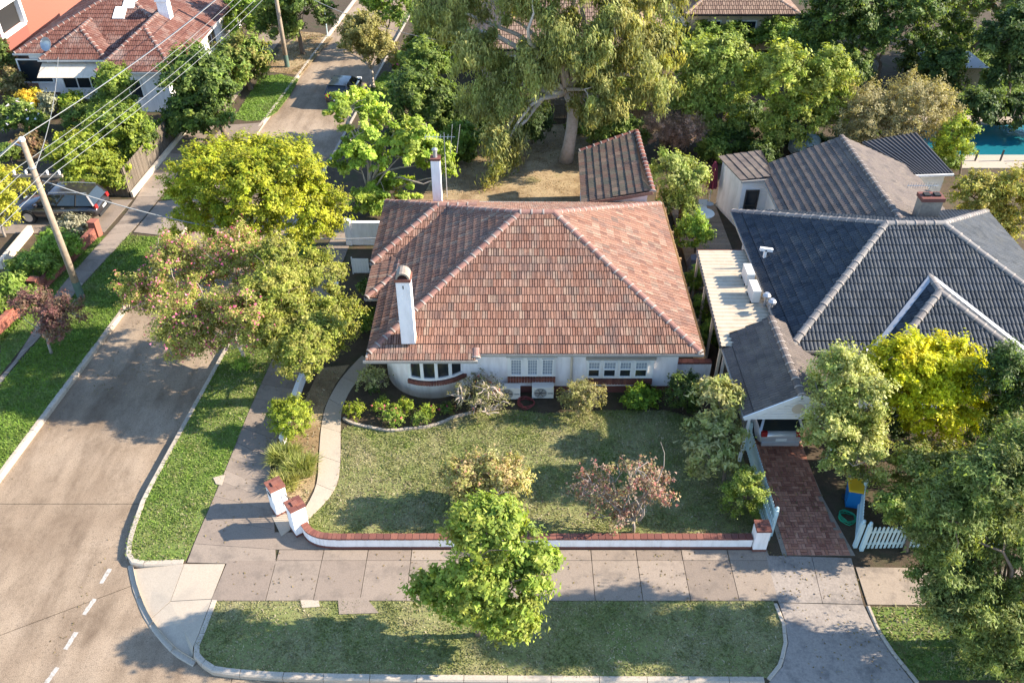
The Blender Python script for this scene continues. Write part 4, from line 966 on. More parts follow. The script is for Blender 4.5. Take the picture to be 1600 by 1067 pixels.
cw = empty('border_wall', 'low cream garden border wall at the left edge', 'wall'); MB().bar(P(0,415,.2),P(48,358,.2),.2,.45).build('wall_face', M['cream'], cw)
slabs('west_path', 'narrow concrete path in the garden across the street', [PP([(0,440),(28,398),(45,398),(0,462)])], M['slab'])

# ================================================================== POWER POLES AND CABLES
pa, pb = Vector(P(127,465)), Vector(P(449,105)); pz = Vector((pa.x-(pb.x-pa.x), pa.y-(pb.y-pa.y), 0))
poles = []
for p, lab in ((pa,'tall weathered power pole with a green painted foot on the near verge'), (pb,'distant power pole on the dry brown verge'), (pz,'power pole further down the street outside the picture')):
    o = empty('power_pole', lab, 'power pole', 'timber power poles', tuple(p)); poles.append(o)
    MB().tube([(0,0,0),(0,0,3),(0,0,7.9)], [.17,.15,.115], 14).build('shaft', M['pole'], o, True)
    MB().tube([(0,0,0),(0,0,.9)], [.178,.172], 14).build('painted_foot', M['foot'], o)
    ca = MB().box(-1.05,.12,6.12,1.05,.22,6.24).build('crossarm', M['pole'], o)
    for xi in (-.95,-.45,.45,.95): MB().lathe((xi,.17,6.24),[(.03,0),(.03,.06),(.06,.07),(.05,.13),(.06,.14),(.03,.2)],8).build('insulator', M['white'], ca)
    MB().lathe((0,0,7.86),[(.13,0),(.13,.1),(.05,.16)],10).build('pole_cap', M['white'], o)
    MB().tube([(-.06,0,7.6),(-.35,-.05,7.75)], .04, 6).build('bracket', M['steel'], o)
    MB().lathe((0,0,6.6),[(.15,0),(.16,.05),(.15,.1)],12).build('band', M['steel'], o)
def cable(label, a, b, sag, r=.012, n=14, mat='wire', group='overhead cables'):
    a, b = Vector(a), Vector(b); pts = [a.lerp(b,i/n)-Vector((0,0,sag*4*(i/n)*(1-i/n))) for i in range(n+1)]
    return tag(MB().tube(pts, r, 5, False).build('overhead_cable', M[mat], None, True), label, 'cable', group)
ords = ['westernmost','second','third','easternmost']
for xi, od in zip((-.95,-.45,.45,.95), ords):
    for a, b, lab in ((pa,pb,'toward the far pole'), (pz,pa,'out of the left edge')):
        cable(f'{od} of four crossarm cables running from the near pole {lab}', a+Vector((xi,.17,6.44)), b+Vector((xi,.17,6.44)), .45)
for xi, od in ((-.38,'left'),(.02,'right')):
    for a, b, lab in ((pa,pb,'toward the far pole'), (pz,pa,'out of the left edge')):
        cable(f'{od} of the thick cable pair from the near pole top {lab}', a+Vector((xi,-.02,7.78 if xi < 0 else 8.0)), b+Vector((xi,-.02,7.78 if xi < 0 else 8.0)), .5, .019)
cable('twisted service cable from the near pole to the bungalow eave', pa+Vector((.15,.1,6.0)), (-6.2,33.6,2.75), .9, .028, 30, group='service cables')
cable('service cable from the near pole to the red tiled house', pa+Vector((0,.1,6.5)), (-30,56.2,3.0), .5, .018, 16, group='service cables')
cable('service cable crossing from the far pole to the rear house', pb+Vector((.1,0,6.2)), (-2.4,58.3,3.1), .9, .022, 20, group='service cables')
ss = empty('street_sign', 'slim pale street sign post by the far kerb', 'sign', loc=P(512,58)); MB().tube([(0,0,0),(0,0,2.6)], .045, 8).build('post', M['tealwhite'], ss); MB().box(-.02,-.4,2.3,.02,.4,2.5).build('blade', M['white'], ss)

# ================================================================== CARS
def car(label, loc, rz, mat, suv=False, sil='wagon'):
    o = empty('parked_car', label, 'car', None, loc, rz)
    kz = 1.12 if suv else 1.0; Lk = 1.1 if suv else 1.0; Wd = .93 if suv else .87
    st = [(-2.12,.50,.70,.80),(-2.06,.34,.86,.93),(-1.85,.26,.97,.98),(-1.4,.22,1.0,1.0),(-.6,.2,.98,1.0),(.4,.2,.96,1.0),(1.0,.22,.93,.99),(1.5,.24,.86,.97),(1.9,.28,.76,.92),(2.1,.36,.62,.78)]
    if not suv: st[0] = (-2.12,.46,.74,.82); st[1] = (-2.07,.32,.92,.92)
    vs, k = [], 9
    for x, zl, zb_, wk in st:
        w_ = Wd*wk; zl *= kz; zb2 = zb_*kz; mid = (zl+zb2)/2
        half = [(w_*.86,zl),(w_*.98,zl+.14),(w_*1.0,mid),(w_*.96,zb2-.05)]
        prof = [(a,b) for a,b in half]+[(0,zb2+.03)]+[(-a,b) for a,b in half[::-1]]
        vs += [(x*Lk,a,b) for a,b in prof]
    n_ = len(st); fs = [(i*k+j,(i+1)*k+j,(i+1)*k+j+1,i*k+j+1) for i in range(n_-1) for j in range(k-1)]+[(i*k+8,(i+1)*k+8,(i+1)*k,i*k) for i in range(n_-1)]+[tuple(range(k)), tuple(range(n_*k-1,(n_-1)*k-1,-1))]
    body = MB().add(vs, fs).build('body', mat, o, True)
    md = body.modifiers.new('bev','SUBSURF'); md.levels = 1; md.render_levels = 1
    zb, zr = .95*kz, 1.46*kz if not suv else 1.42*kz
    xr = (-1.98,-1.55,.05,1.0) if not suv else (-2.0,-1.72,.1,.95)
    xr = [q_*Lk for q_ in xr]; wb, wr = Wd*.9, Wd*.68
    g_ = [(xr[0],-wb,zb),(xr[3],-wb,zb-.02),(xr[3],wb,zb-.02),(xr[0],wb,zb),(xr[1],-wr,zr),(xr[2],-wr,zr),(xr[2],wr,zr),(xr[1],wr,zr)]
    MB().add(g_, [(0,1,5,4),(1,2,6,5),(2,3,7,6),(3,0,4,7)]).build('window_glass', M['glass'], o)
    vs = []; kx, ky = 7, 5
    for i in range(kx):
        t = i/(kx-1); x = xr[1]-.12+(xr[2]-xr[1]+.16)*t
        for j in range(ky):
            s_ = -1+2*j/(ky-1); vs.append((x, s_*(wr+.03), zr+.005+.06*(1-s_*s_)*(1-.6*(2*t-1)**2)))
    MB().add(vs, [(i*ky+j,(i+1)*ky+j,(i+1)*ky+j+1,i*ky+j+1) for i in range(kx-1) for j in range(ky-1)]).build('roof_panel', mat, o, True)
    G = [Vector(q_) for q_ in g_]
    for s_ in ((0,4),(1,5),(2,6),(3,7)): MB().bar(G[s_[0]], G[s_[1]], .09, .07).build('pillar', mat, o)
    for t in (.30,.62):
        for a, b, c_, d in ((0,1,4,5),(3,2,7,6)): MB().bar(G[a].lerp(G[b],t), G[c_].lerp(G[d],t*.95), .07, .05).build('pillar', M['dark'], o)
    for s_ in (-1,1):
        for x in (-1.28*Lk,1.32*Lk):
            r0 = .33*kz; wh = MB().add([],[]); y_ = s_*(Wd-.09)
            def cyl(r, ya, yb, kk=20):
                m = MB(); vs = [(x+r*math.cos(2*math.pi*j/kk), yy, r0+r*math.sin(2*math.pi*j/kk)) for yy in (ya,yb) for j in range(kk)]
                return m.add(vs, [tuple(range(kk)), tuple(range(2*kk-1,kk-1,-1))]+[(j,kk+j,kk+(j+1)%kk,(j+1)%kk) for j in range(kk)])
            wo = cyl(r0, y_-.1, y_+.1).build('wheel', M['rubber'], o); cyl(r0*.66, y_+s_*.1-.012, y_+s_*.1+.012).build('rim', M['rim'], wo)
            cyl(r0*1.14, y_-.1, y_+s_*.0+.07*s_, 20).build('wheel_arch', M['dark'], o)
    for s_ in (-1,1):
        MB().obox((-2.03*Lk,s_*Wd*.74,.86*kz), (.06,0,0), (0,.11,0), (.02,0,.10)).build('tail_light', M['tail'], o)
        MB().obox((2.0*Lk,s_*Wd*.68,.62*kz), (.06,0,0), (0,.16,0), (0,0,.06)).build('headlight', M['plate'], o)
        MB().obox((.72*Lk,s_*(Wd+.06),1.0*kz), (.06,0,0), (0,.09,0), (0,0,.06)).build('mirror', mat, o)
        for x in (-.5,.35): MB().obox((x*Lk,s_*Wd*.985,.84*kz), (.08,0,0), (0,.012,0), (0,0,.012)).build('door_handle', M['steel'], o)
    MB().obox((-2.115*Lk,0,.62*kz), (.012,0,0), (0,.2,0), (0,0,.06)).build('number_plate', M['plate'], o)
    MB().obox((-2.10*Lk,0,.42*kz), (.05,0,0), (0,Wd*.8,0), (0,0,.08)).build('rear_bumper', M['rubber'] if suv else mat, o)
    if suv:
        for s_ in (-1,1): MB().tube([(xr[1],s_*wr*.9,zr+.07),((xr[1]+xr[2])/2,s_*wr*.9,zr+.11),(xr[2],s_*wr*.9,zr+.07)], .022, 6).build('roof_rail', M['steel'], o)
    return o
car('dark grey wagon parked in the driveway across the street', (-24.0,40.45,.034), R(180-2), M['car_grey'], True)
car('silver hatchback under the white gabled carport', (9.95,24.85,.04), R(90), M['car_silver'])
fcx, fcy = P(536,150)[:2]
car('black car at the kerb half hidden by the light green tree', (fcx+.1,fcy+.2,-.17), R(85), M['car_black'])

# ================================================================== SMALL THINGS
def ac(label, x, y, z, rz, group=None):
    o = empty('air_conditioner', label, 'air conditioner', 'white outdoor condenser units', (x,y,z), rz)
    MB().box(-.43,-.16,.07,.43,.16,.64).build('casing', M['ac'], o)
    for s_ in (-.3,.3): MB().box(s_-.05,-.18,0,s_+.05,.18,.08).build('foot', M['iron'], o)
    k = 24; vs = [(-.1+r_*math.cos(2*math.pi*j/k), -.17-d_, .355+r_*math.sin(2*math.pi*j/k)) for r_, d_ in ((.25,0),(.25,.014),(.22,.014),(.22,0)) for j in range(k)]
    g_ = MB().add(vs, [(i*k+j,i*k+(j+1)%k,(i+1)*k+(j+1)%k,(i+1)*k+j) for i in range(3) for j in range(k)]).build('fan_ring', M['steel'], o)
    MB().add([(-.1,-.163,.355)]+[(-.1+.22*math.cos(2*math.pi*j/k),-.163,.355+.22*math.sin(2*math.pi*j/k)) for j in range(k)], [(0,1+(j+1)%k,1+j) for j in range(k)]).build('fan_recess', M['gutter'], o)
    for i in range(6): MB().bar((-.1,-.172,.355),(-.1+.21*math.cos(i*math.pi/3),-.172,.355+.21*math.sin(i*math.pi/3)),.05,.006).build('fan_blade', M['iron'], o)
    MB().box(.2,-.166,.3,.4,-.161,.36).build('badge', M['steel'], o); return o
ax = V(848,612,25.85); ac('white air conditioner on the ground below the middle windows', ax[0], 25.85, .01, 0)
ax = V(796,612,25.85); ac('white air conditioner half hidden behind the twiggy hibiscus', ax[0], 25.8, .01, 0)
for px, py, lab in ((1167,440,'rear of two condenser units on the cream corrugated roof'), (1176,466,'front of two condenser units on the cream corrugated roof')):
    p = P(px,py,2.53); ac(lab, p[0], p[1], 2.53, R(90))
def bin_(label, x, y, rz, body, lid):
    o = empty('wheelie_bin', label, 'bin', 'wheelie bins', (x,y,0), rz)
    vs = [(-.19,-.2,.06),(.19,-.2,.06),(.19,.2,.06),(-.19,.2,.06),(-.26,-.28,.95),(.26,-.28,.95),(.26,.28,.95),(-.26,.28,.95)]
    MB().add(vs, [(0,3,2,1),(0,1,5,4),(1,2,6,5),(2,3,7,6),(3,0,4,7)]).box(-.28,-.3,.9,.28,.3,.955).build('body', body, o)
    MB().add([(-.29,-.34,.96),(.29,-.34,.96),(.29,.3,1.0),(-.29,.3,1.0),(-.25,-.28,1.0),(.25,-.28,1.0),(.25,.26,1.06),(-.25,.26,1.06)], [(0,3,2,1),(4,5,6,7),(0,1,5,4),(1,2,6,5),(2,3,7,6),(3,0,4,7)]).build('lid', lid, o)
    MB().tube([(-.2,.34,.93),(.2,.34,.93)], .02, 6).build('handle', body, o)
    for s_ in (-1,1): MB().tube([(s_*.2,.24,.1),(s_*.27,.24,.1)], .1, 12).build('wheel', M['rubber'], o)
blue = paint('blue_plastic', (.01,.16,.42), .5, .15); yellow = paint('yellow_plastic', (.72,.42,.02), .5, .15); redp = paint('red_plastic', (.50,.03,.03), .5, .15); dgrn = paint('dark_plastic', (.02,.03,.025), .5, .15)
p = P(1331,795); bin_('blue wheelie bin with yellow lid beside the brick driveway', p[0], p[1]+.2, R(-12), blue, yellow)
p = P(627,313); bin_('dark wheelie bin with red lid behind the rear chimney', p[0]+.1, p[1]-1.2, R(10), dgrn, redp)
def hose(label, x, y, col, r=.3, name='garden_hose'):
    pts = []
    for i in range(90):
        a = i*.33; pts.append((x+(r+.05*math.sin(i*.7))*math.cos(a), y+(r+.06*math.cos(i*.9))*math.sin(a), .04+.0016*i))
    return tag(MB().tube(pts, .018, 5).build(name, col, None, True), label, 'hose')
p = P(822,632); hose('coiled dark red garden hose below the middle windows', p[0], p[1], paint('hose_red', (.20,.04,.035), .6, .2))
p = P(1326,818); hose('coiled green garden hose behind the picket gate', p[0], p[1]+.2, paint('hose_green', (.01,.25,.13), .5, .2), .26)
# deck, closed parasol, table, covered barbecue
dp_ = P(1110,352); dk_ = empty('timber_deck', 'timber deck between the white annex and the fence', 'deck')
for i in range(44): MB().box(8.6,33.4+i*.185,.02,11.1,33.4+i*.185+.17,.12+random.uniform(-.003,.003)).build('deck_board', M['deck'], dk_)
um = empty('garden_parasol', 'closed maroon parasol standing beside the white annex', 'parasol', loc=(10.75,41.5,.12))
MB().tube([(0,0,0),(0,0,2.5)], .025, 8).build('pole', M['white'], um); MB().lathe((0,0,0),[(.26,0),(.26,.06),(.08,.1)],14).build('base', M['steel'], um)
vs, k = [], 16
for r_, z in ((.05,2.55),(.13,2.3),(.19,1.8),(.24,1.3),(.27,1.05)):
    for j in range(k): a = 2*math.pi*j/k; rr = r_*(1+.22*math.cos(8*a)); vs.append((rr*math.cos(a),rr*math.sin(a),z))
MB().add(vs, [(i*k+j,i*k+(j+1)%k,(i+1)*k+(j+1)%k,(i+1)*k+j) for i in range(4) for j in range(k)]+[tuple(range(k))]).build('folded_canopy', paint('maroon_cloth', (.20,.03,.05), .9, .3), um)
tb = empty('outdoor_table', 'pale outdoor table on the timber deck', 'table', loc=(10.0,39.3,.12)); MB().lathe((0,0,.68),[(.55,0),(.55,.04)],20).build('table_top', M['white'], tb)
for i in range(4): a = i*math.pi/2+.78; MB().tube([(.3*math.cos(a),.3*math.sin(a),0),(.2*math.cos(a),.2*math.sin(a),.68)], .025, 6).build('leg', M['white'], tb)
for dx_, dy_, rz_, lab in ((-.2,-.95,0,'white outdoor chair on the near side of the deck table'), (.15,.95,180,'white outdoor chair on the far side of the deck table')):
    c_ = empty('outdoor_chair', lab, 'chair', 'deck chairs', (10.0+dx_,39.3+dy_,.12), R(rz_))
    MB().box(-.23,-.22,.42,.23,.22,.46).build('seat', M['white'], c_); MB().box(-.23,-.25,.46,.23,-.21,.85).build('backrest', M['white'], c_)
    for sx in (-.2,.2):
        for sy in (-.19,.19): MB().tube([(sx,sy,0),(sx,sy,.42)], .02, 6).build('leg', M['white'], c_)
bb = empty('barbecue', 'covered grey barbecue beside the bright green bush', 'barbecue', loc=(9.0,34.6,.12)); MB().box(-.5,-.3,0,.5,.3,.5).build('cabinet', M['steel'], bb)
MB().add([(-.6,-.34,.5),(.6,-.34,.5),(.6,.34,.5),(-.6,.34,.5),(-.5,-.2,.95),(.5,-.2,.95),(.45,.2,1.0),(-.45,.2,1.0)], [(0,1,5,4),(1,2,6,5),(2,3,7,6),(3,0,4,7),(4,5,6,7)]).build('cover', paint('cover_cloth', (.10,.10,.11), .9, .6), bb)
# pool
pw = PP([(1505,206),(1680,206),(1700,242),(1478,242)]); pz_ = [(p[0],p[1],.02) for p in pw]
slabs('pool_paving', 'stone paving around the swimming pool', [[(24.5,46.0),(38,46.0),(38,47.75),(24.5,47.75)],[(24.5,52.2),(38,52.2),(38,53.6),(24.5,53.6)],[(24.5,47.77),(25.6,47.77),(25.6,52.18),(24.5,52.18)]], M['path'], z=.06)
struct('pool_water', MB().prism([(25.6,47.75),(38,47.75),(38,52.2),(25.6,52.2)], -.1, .03), M['water'], 'teal water of the swimming pool at the right edge')
pfn = empty('pool_fence', 'dark metal pool fence behind the swimming pool', 'fence')
for i in range(70): MB().box(24.6+i*.19,53.8,.05,24.63+i*.19,53.83,1.3).build('bar', M['iron'], pfn)
for z in (.15,1.25): MB().box(24.5,53.79,z,38,53.84,z+.05).build('rail', M['iron'], pfn)
sp_ = empty('spigot_posts', 'short dark fence posts on the near pool edge', 'posts')
for i in range(4): MB().box(27.6+i*1.5,46.9,.06,27.68+i*1.5,46.98,.75).build('post', M['iron'], sp_)
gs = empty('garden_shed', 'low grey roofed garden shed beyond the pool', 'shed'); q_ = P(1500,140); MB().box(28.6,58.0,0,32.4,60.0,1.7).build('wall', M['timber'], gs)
MB().add([(28.3,57.7,1.7),(32.7,57.7,1.7),(32.4,60.3,1.9),(28.6,60.3,1.9),(29.0,58.4,2.15),(32,58.4,2.15),(31.9,59.6,2.2),(29,59.6,2.2)], [(0,1,5,4),(1,2,6,5),(2,3,7,6),(3,0,4,7),(4,5,6,7)]).build('roof', M['steel'], gs)
lg = empty('log_border', 'curved pale timber retaining border in the far back lawn', 'border')
for i in range(7): MB().box(31.2+i*.36,64.6,0,31.52+i*.36,64.9,.8).build('upright_log', M['timber_warm'], lg)
# ================================================================== PLANTS
def depth(p): return p[1]*_c + (H-p[2])*_s
def blob(bb, Y, ky=1.0):
    """ellipsoid whose outline fills the pixel box bb when it stands at distance Y"""
    x0, y0, x1, y1 = bb; c_ = V((x0+x1)/2, (y0+y1)/2, Y); d = depth(c_)
    rx = (x1-x0)/2/F*d; h = (y1-y0)/2/F*d; phi = math.atan2(H-c_[2], c_[1])
    ry = min(rx*ky, .85*h/math.sin(phi)); rz = math.sqrt(max(1e-4, h*h-(ry*math.sin(phi))**2))/math.cos(phi)
    rz = max(rz, .35*rx) if rz < .35*rx else rz
    z = max(c_[2], rz*.55)
    return (np.array([c_[0],c_[1],z]), np.array([rx,ry,rz]))
def unit(v): return v/np.maximum(np.linalg.norm(v,axis=1,keepdims=True),1e-9)
def leaf_verts(c_, n_, rg, l, w, hang=0.0, lvar=.55):
    k = len(c_); t = rg.normal(size=(k,3)); 
    if hang: t = t*(1-hang)+np.array([0,0,-1.])*hang*1.6
    t = t - n_*np.sum(t*n_,1,keepdims=True); t = unit(t); b = np.cross(n_,t)
    L = (l*rg.uniform(1-lvar,1+lvar,k))[:,None]; Wd = (w*rg.uniform(1-lvar,1+lvar,k))[:,None]
    v = np.empty((k,3,3)); v[:,0] = c_-t*L*.4-b*Wd*.55; v[:,1] = c_-t*L*.4+b*Wd*.55; v[:,2] = c_+t*L*.6-n_*L*.1
    return v.reshape(-1,3)
def foliage(blobs, n, rg, clump, nclump, shell=.62, flat=.75, upb=.45):
    """leaf positions, outward directions and clump numbers; clumps sit on lobed shells of the blobs"""
    area = np.array([(r[0]*r[1]+r[0]*r[2]+r[1]*r[2]) for c_, r in blobs]); pr = area/area.sum()
    bi = rg.choice(len(blobs), nclump, p=pr); d = unit(rg.normal(size=(nclump,3))); d[:,2] = np.where(d[:,2] < -.6, -d[:,2], d[:,2])
    C = np.array([b[0] for b in blobs])[bi]; Rr = np.array([b[1] for b in blobs])[bi]
    ph = rg.uniform(0,6.28,(len(blobs),6)); lob = 1+.13*np.sin(3*np.arctan2(d[:,1],d[:,0])+ph[bi,0])+.10*np.sin(5*d[:,2]*2+ph[bi,1])+.08*np.sin(7*np.arctan2(d[:,1],d[:,0])+4*d[:,2]+ph[bi,2])
    f = (shell+(1.02-shell)*rg.random(nclump)**.6)*lob
    Rs = np.maximum(Rr-clump*.5, Rr*.5); cc = C+d*Rs*f[:,None]
    ci = rg.integers(0,nclump,n); csz = rg.uniform(.6,1.35,nclump)
    o_ = rg.normal(size=(n,3))*.30*rg.uniform(.6,1.4,(nclump,3))[ci]; o_[:,2] *= flat; ax = unit(d+rg.normal(size=(nclump,3))*.35); o_ = (o_*(1.15-.5*np.linspace(0,1,n)[:,None])+ax[ci]*(rg.random(n)*1.25-.55)[:,None])*clump*csz[ci][:,None]
    p = cc[ci]+o_; p[:,2] = np.maximum(p[:,2], .04)
    out = unit((p-C[ci])/Rr[ci]**1.2); nn = unit(out*.75+unit(o_)*.35+np.array([.36,0,upb])+rg.normal(size=(n,3))*.55)
    return p, nn, ci, cc
def colours(pal, ci, n, rg, jit=.16, nclump=1, mix=.5):
    pal = np.array(pal); base = pal[rg.integers(0,len(pal),nclump)][ci]; own = pal[rg.integers(0,len(pal),n)]
    c_ = base*(1-mix)+own*mix; c_ = c_*(rg.uniform(.68,1.3,nclump)[ci]*np.clip(rg.normal(1,jit,n),.5,1.6))[:,None]
    return np.clip(c_*1.5, .004, .8)
SEED = [100]
def bend(a, b, rg, k=5, amt=.08):
    a, b = np.array(a,float), np.array(b,float); L = np.linalg.norm(b-a); pts = []
    off = rg.normal(0,amt*L,3); off2 = rg.normal(0,amt*L*.6,3)
    for i in range(k+1):
        t = i/k; pts.append(a+(b-a)*t+off*math.sin(math.pi*t)+off2*math.sin(2*math.pi*t)+np.array([0,0,.10*L*math.sin(math.pi*t)]))
    return pts
def branches(base, blobs, cc, rg, r0, nb=3, twigs=40, fork=.45, lean=None, twr=.012):
    tr, br = MB(), MB(); base = np.array(base,float)
    top = np.mean([b[0] for b in blobs],0); zmin = min(b[0][2]-b[1][2]*.6 for b in blobs)
    fk = base+(top-base)*fork*.5; fk[2] = max(.25, base[2]+(top[2]-base[2])*fork)
    if lean is not None: fk = np.array(lean,float)
    tp = bend(base+np.array([0,0,-.05]), fk, rg, 5, .03); tr.tube(tp, [r0*1.25,r0*1.02,r0*.95,r0*.9,r0*.85,r0*.8], 9)
    ends = []
    for c_, r in blobs:
        for k in range(nb):
            e = c_+r*rg.normal(0,.33,3); e[2] = max(e[2], fk[2]+.1) if c_[2] > fk[2] else e[2]
            pts = bend(fk, e, rg, 6, .07); br.tube(pts, list(np.linspace(r0*.55,r0*.16,7)), 6, False); ends += [(np.array(q_),r0*.16) for q_ in pts[2:]]
    if twigs and len(cc):
        E = np.array([e[0] for e in ends]); idx = rg.choice(len(cc), min(twigs,len(cc)), replace=False)
        for q_ in cc[idx]:
            j = np.argmin(((E-q_)**2).sum(1)); br.tube(bend(E[j],q_,rg,3,.08), [max(twr*1.4,r0*.12),twr*1.2,twr,twr*.6], 5, False)
    return tr, br
DENS, LS = 3.3, .76
def plant(name, label, cat, base, blobs, n, pal, leaf=(.16,.11), clump=.45, nclump=None, bark='bark', trunk=.12, nb=3, twigs=40, fork=.45, group=None,
          shell=.62, hang=0., flat=.75, flowers=None, mix=.5, lean=None, upb=.45, jit=.16, twr=.012):
    SEED[0] += 1; rg = np.random.default_rng(SEED[0]); n = int(n*DENS)
    base = np.array([base[0],base[1],0.]); o = empty(name, label, cat, group, tuple(base))
    blobs = [(b[0]-base, b[1]) for b in blobs]
    nclump = nclump or max(14, int(sum(b[1][0]*b[1][2]+b[1][0]*b[1][1] for b in blobs)/clump**2*4.2))
    p, nn, ci, cc = foliage(blobs, n, rg, clump, nclump, shell, flat, upb)
    col = colours(pal, ci, n, rg, jit, nclump, mix)
    link(bpy.data.objects.new('crown', color_mesh('crown', leaf_verts(p,nn,rg,leaf[0]*LS,leaf[1]*LS,hang), 3, col, M['leaf'])), o)
    tr, br = branches((0,0,0), blobs, cc, rg, trunk, nb, twigs, fork, lean, twr)
    tr.build('trunk', M[bark], o, True)
    if br.v: br.build('branches', M[bark], o, True)
    if flowers:
        fn, fpal, fs = flowers; k = rg.integers(0,n,fn); fpos = p[k]+nn[k]*leaf[0]*.5
        fv = leaf_verts(fpos, unit(nn[k]+rg.normal(size=(fn,3))*.4), rg, fs, fs*.9)
        link(bpy.data.objects.new('flowers', color_mesh('flowers', fv, 3, colours(fpal, np.zeros(fn,int), fn, rg), M['petal'])), o)['kind'] = 'stuff'
    return o
def shrub(label, bb, n, pal, leaf=(.1,.07), clump=.22, name='shrub', cat='shrub', group=None, **kw):
    """plant standing on the ground; the pixel box's lower edge is its near foot"""
    x0, y0, x1, y1 = bb; g_ = P((x0+x1)/2, y1); rx = (x1-x0)/2/F*depth(g_); Y = g_[1]+rx*.75
    zt = V((x0+x1)/2, y0, Y)[2]; c_ = V((x0+x1)/2,(y0+y1)/2,Y); zt = max(zt,.3)
    b = (np.array([c_[0],Y,zt*.5]), np.array([rx,min(rx,rx*.85),zt*.52]))
    kw.setdefault('trunk',.03); kw.setdefault('twigs',16); kw.setdefault('nb',2)
    return plant(name, label, cat, (b[0][0],Y), [b], n, pal, leaf, clump, group=group, fork=.25, **kw)
def straps(label, bb, n, pal, L=.7, w=.035, group=None, name='strappy_plant'):
    """clump of long arching leaves"""
    SEED[0] += 1; rg = np.random.default_rng(SEED[0]); x0, y0, x1, y1 = bb; g_ = P((x0+x1)/2,y1); rx = (x1-x0)/2/F*depth(g_)
    o = empty(name, label, 'plant', group, (g_[0],g_[1]+rx*.5,0)); k = 4; vs = []
    a = rg.uniform(0,6.28,n); ln = L*rg.uniform(.6,1.2,n); r0 = np.sqrt(rg.random(n))*rx*.55; cx_, cy_ = r0*np.cos(a+rg.normal(0,.8,n)), r0*np.sin(a+rg.normal(0,.8,n))*.7
    sp_ = rg.uniform(.15,.75,n); dx_, dy_ = np.cos(a), np.sin(a); V4 = np.empty((n,2,4,3))
    def pt(t): s_ = ln*t; return np.stack([cx_+dx_*s_*sp_*(.4+.6*t), cy_+dy_*s_*sp_*(.4+.6*t), .02+s_*(1-.55*sp_*t)-ln*.25*t**3*sp_],1)
    side = np.stack([-dy_,dx_,np.zeros(n)],1)
    for i in range(2):
        t0, t1 = i/2, (i+1)/2; w0, w1 = w*(1 if i == 0 else .9), w*(.9 if i == 0 else .12)
        V4[:,i,0] = pt(t0)-side*w0/2; V4[:,i,1] = pt(t0)+side*w0/2; V4[:,i,2] = pt(t1)+side*w1/2; V4[:,i,3] = pt(t1)-side*w1/2
    col = np.repeat(colours(pal, rg.integers(0,8,n), n, rg, .2, 8), 2, 0)
    link(bpy.data.objects.new('leaves', color_mesh('leaves', V4.reshape(-1,3), 4, col, M['leaf'])), o)
    MB().lathe((0,0,-.02),[(rx*.3,0),(rx*.3,.08),(rx*.12,.14)],8).build('crown_base', M['soil'], o)
    return o
# palettes (leaf colours)
YG = [(.20,.235,.022),(.155,.20,.020),(.24,.255,.028),(.12,.17,.018)]            # yellow green
YB = [(.42,.40,.012),(.34,.35,.012),(.50,.43,.018),(.22,.26,.014),(.38,.37,.02)]                # bright yellow
LG = [(.17,.26,.035),(.21,.30,.045),(.13,.21,.025),(.25,.31,.06)]                # fresh light green
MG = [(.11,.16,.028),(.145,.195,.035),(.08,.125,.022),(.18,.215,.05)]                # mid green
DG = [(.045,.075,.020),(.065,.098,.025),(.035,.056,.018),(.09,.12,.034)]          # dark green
GUM = [(.20,.215,.06),(.25,.25,.08),(.15,.175,.05),(.29,.275,.10),(.24,.21,.06)]
OLV = [(.22,.19,.085),(.27,.235,.11),(.15,.135,.06),(.31,.265,.14)]
PALE = [(.27,.285,.09),(.32,.325,.115),(.20,.235,.065),(.36,.35,.14)]
PLUM = [(.13,.055,.055),(.17,.075,.065),(.09,.045,.04),(.20,.11,.085),(.12,.10,.05)]
BRN = [(.24,.15,.11),(.30,.195,.145),(.18,.115,.085)]
PINK = [(.50,.09,.17),(.56,.16,.22),(.45,.06,.14),(.58,.22,.25)]
CRP = [(.22,.235,.05),(.27,.265,.07),(.165,.19,.036),(.25,.205,.07)]

# ---- street maple
Y = P(747,990)[1]
plant('street_maple', 'small green maple street tree on the front verge', 'tree', P(747,990),
      [blob((688,775,838,880),Y+.2), blob((700,850,862,965),Y-.2), blob((640,885,740,955),Y-.1), blob((795,842,886,930),Y), blob((738,935,850,1008),Y-.7), blob((668,865,790,935),Y-.3), blob((700,910,800,985),Y-.6), blob((705,770,800,830),Y+.3)],
      11500, [(.15,.21,.03),(.19,.25,.04),(.11,.165,.025),(.24,.28,.05),(.28,.29,.06)], (.155,.125), .34, None, 'bark', .09, 2, 60, .4, shell=.45, flat=.7)
# ---- front garden
Y = P(757,812)[1]+.5
plant('garden_shrub', 'yellowish multi stemmed garden shrub behind the street maple', 'shrub', (P(757,812)[0],Y), [blob((682,705,770,790),Y), blob((740,702,836,795),Y), blob((700,740,800,815),Y)], 5200, [(.26,.26,.09),(.31,.29,.12),(.22,.22,.06),(.30,.20,.11)], (.12,.08), .3, None, 'bark_grey', .05, 3, 50, .2, shell=.4, flowers=(260,[(.42,.20,.14),(.36,.16,.12)],.1))
Y = P(990,835)[1]+.1
plant('ornamental_plum', 'sparse reddish ornamental plum with bare grey branches on the front lawn', 'tree', (P(990,835)[0],Y), [blob((890,722,975,800),Y+.2), blob((950,705,1040,790),Y), blob((1000,730,1060,800),Y), blob((905,765,1010,832),Y)], 1300, [(.26,.17,.14),(.31,.22,.18),(.20,.12,.09),(.22,.21,.10),(.18,.17,.07)], (.11,.075), .26, 150, 'bark_grey', .055, 5, 150, .3, shell=.3, flowers=(420,[(.30,.11,.09),(.25,.09,.08)],.09))
SEED[0] += 1
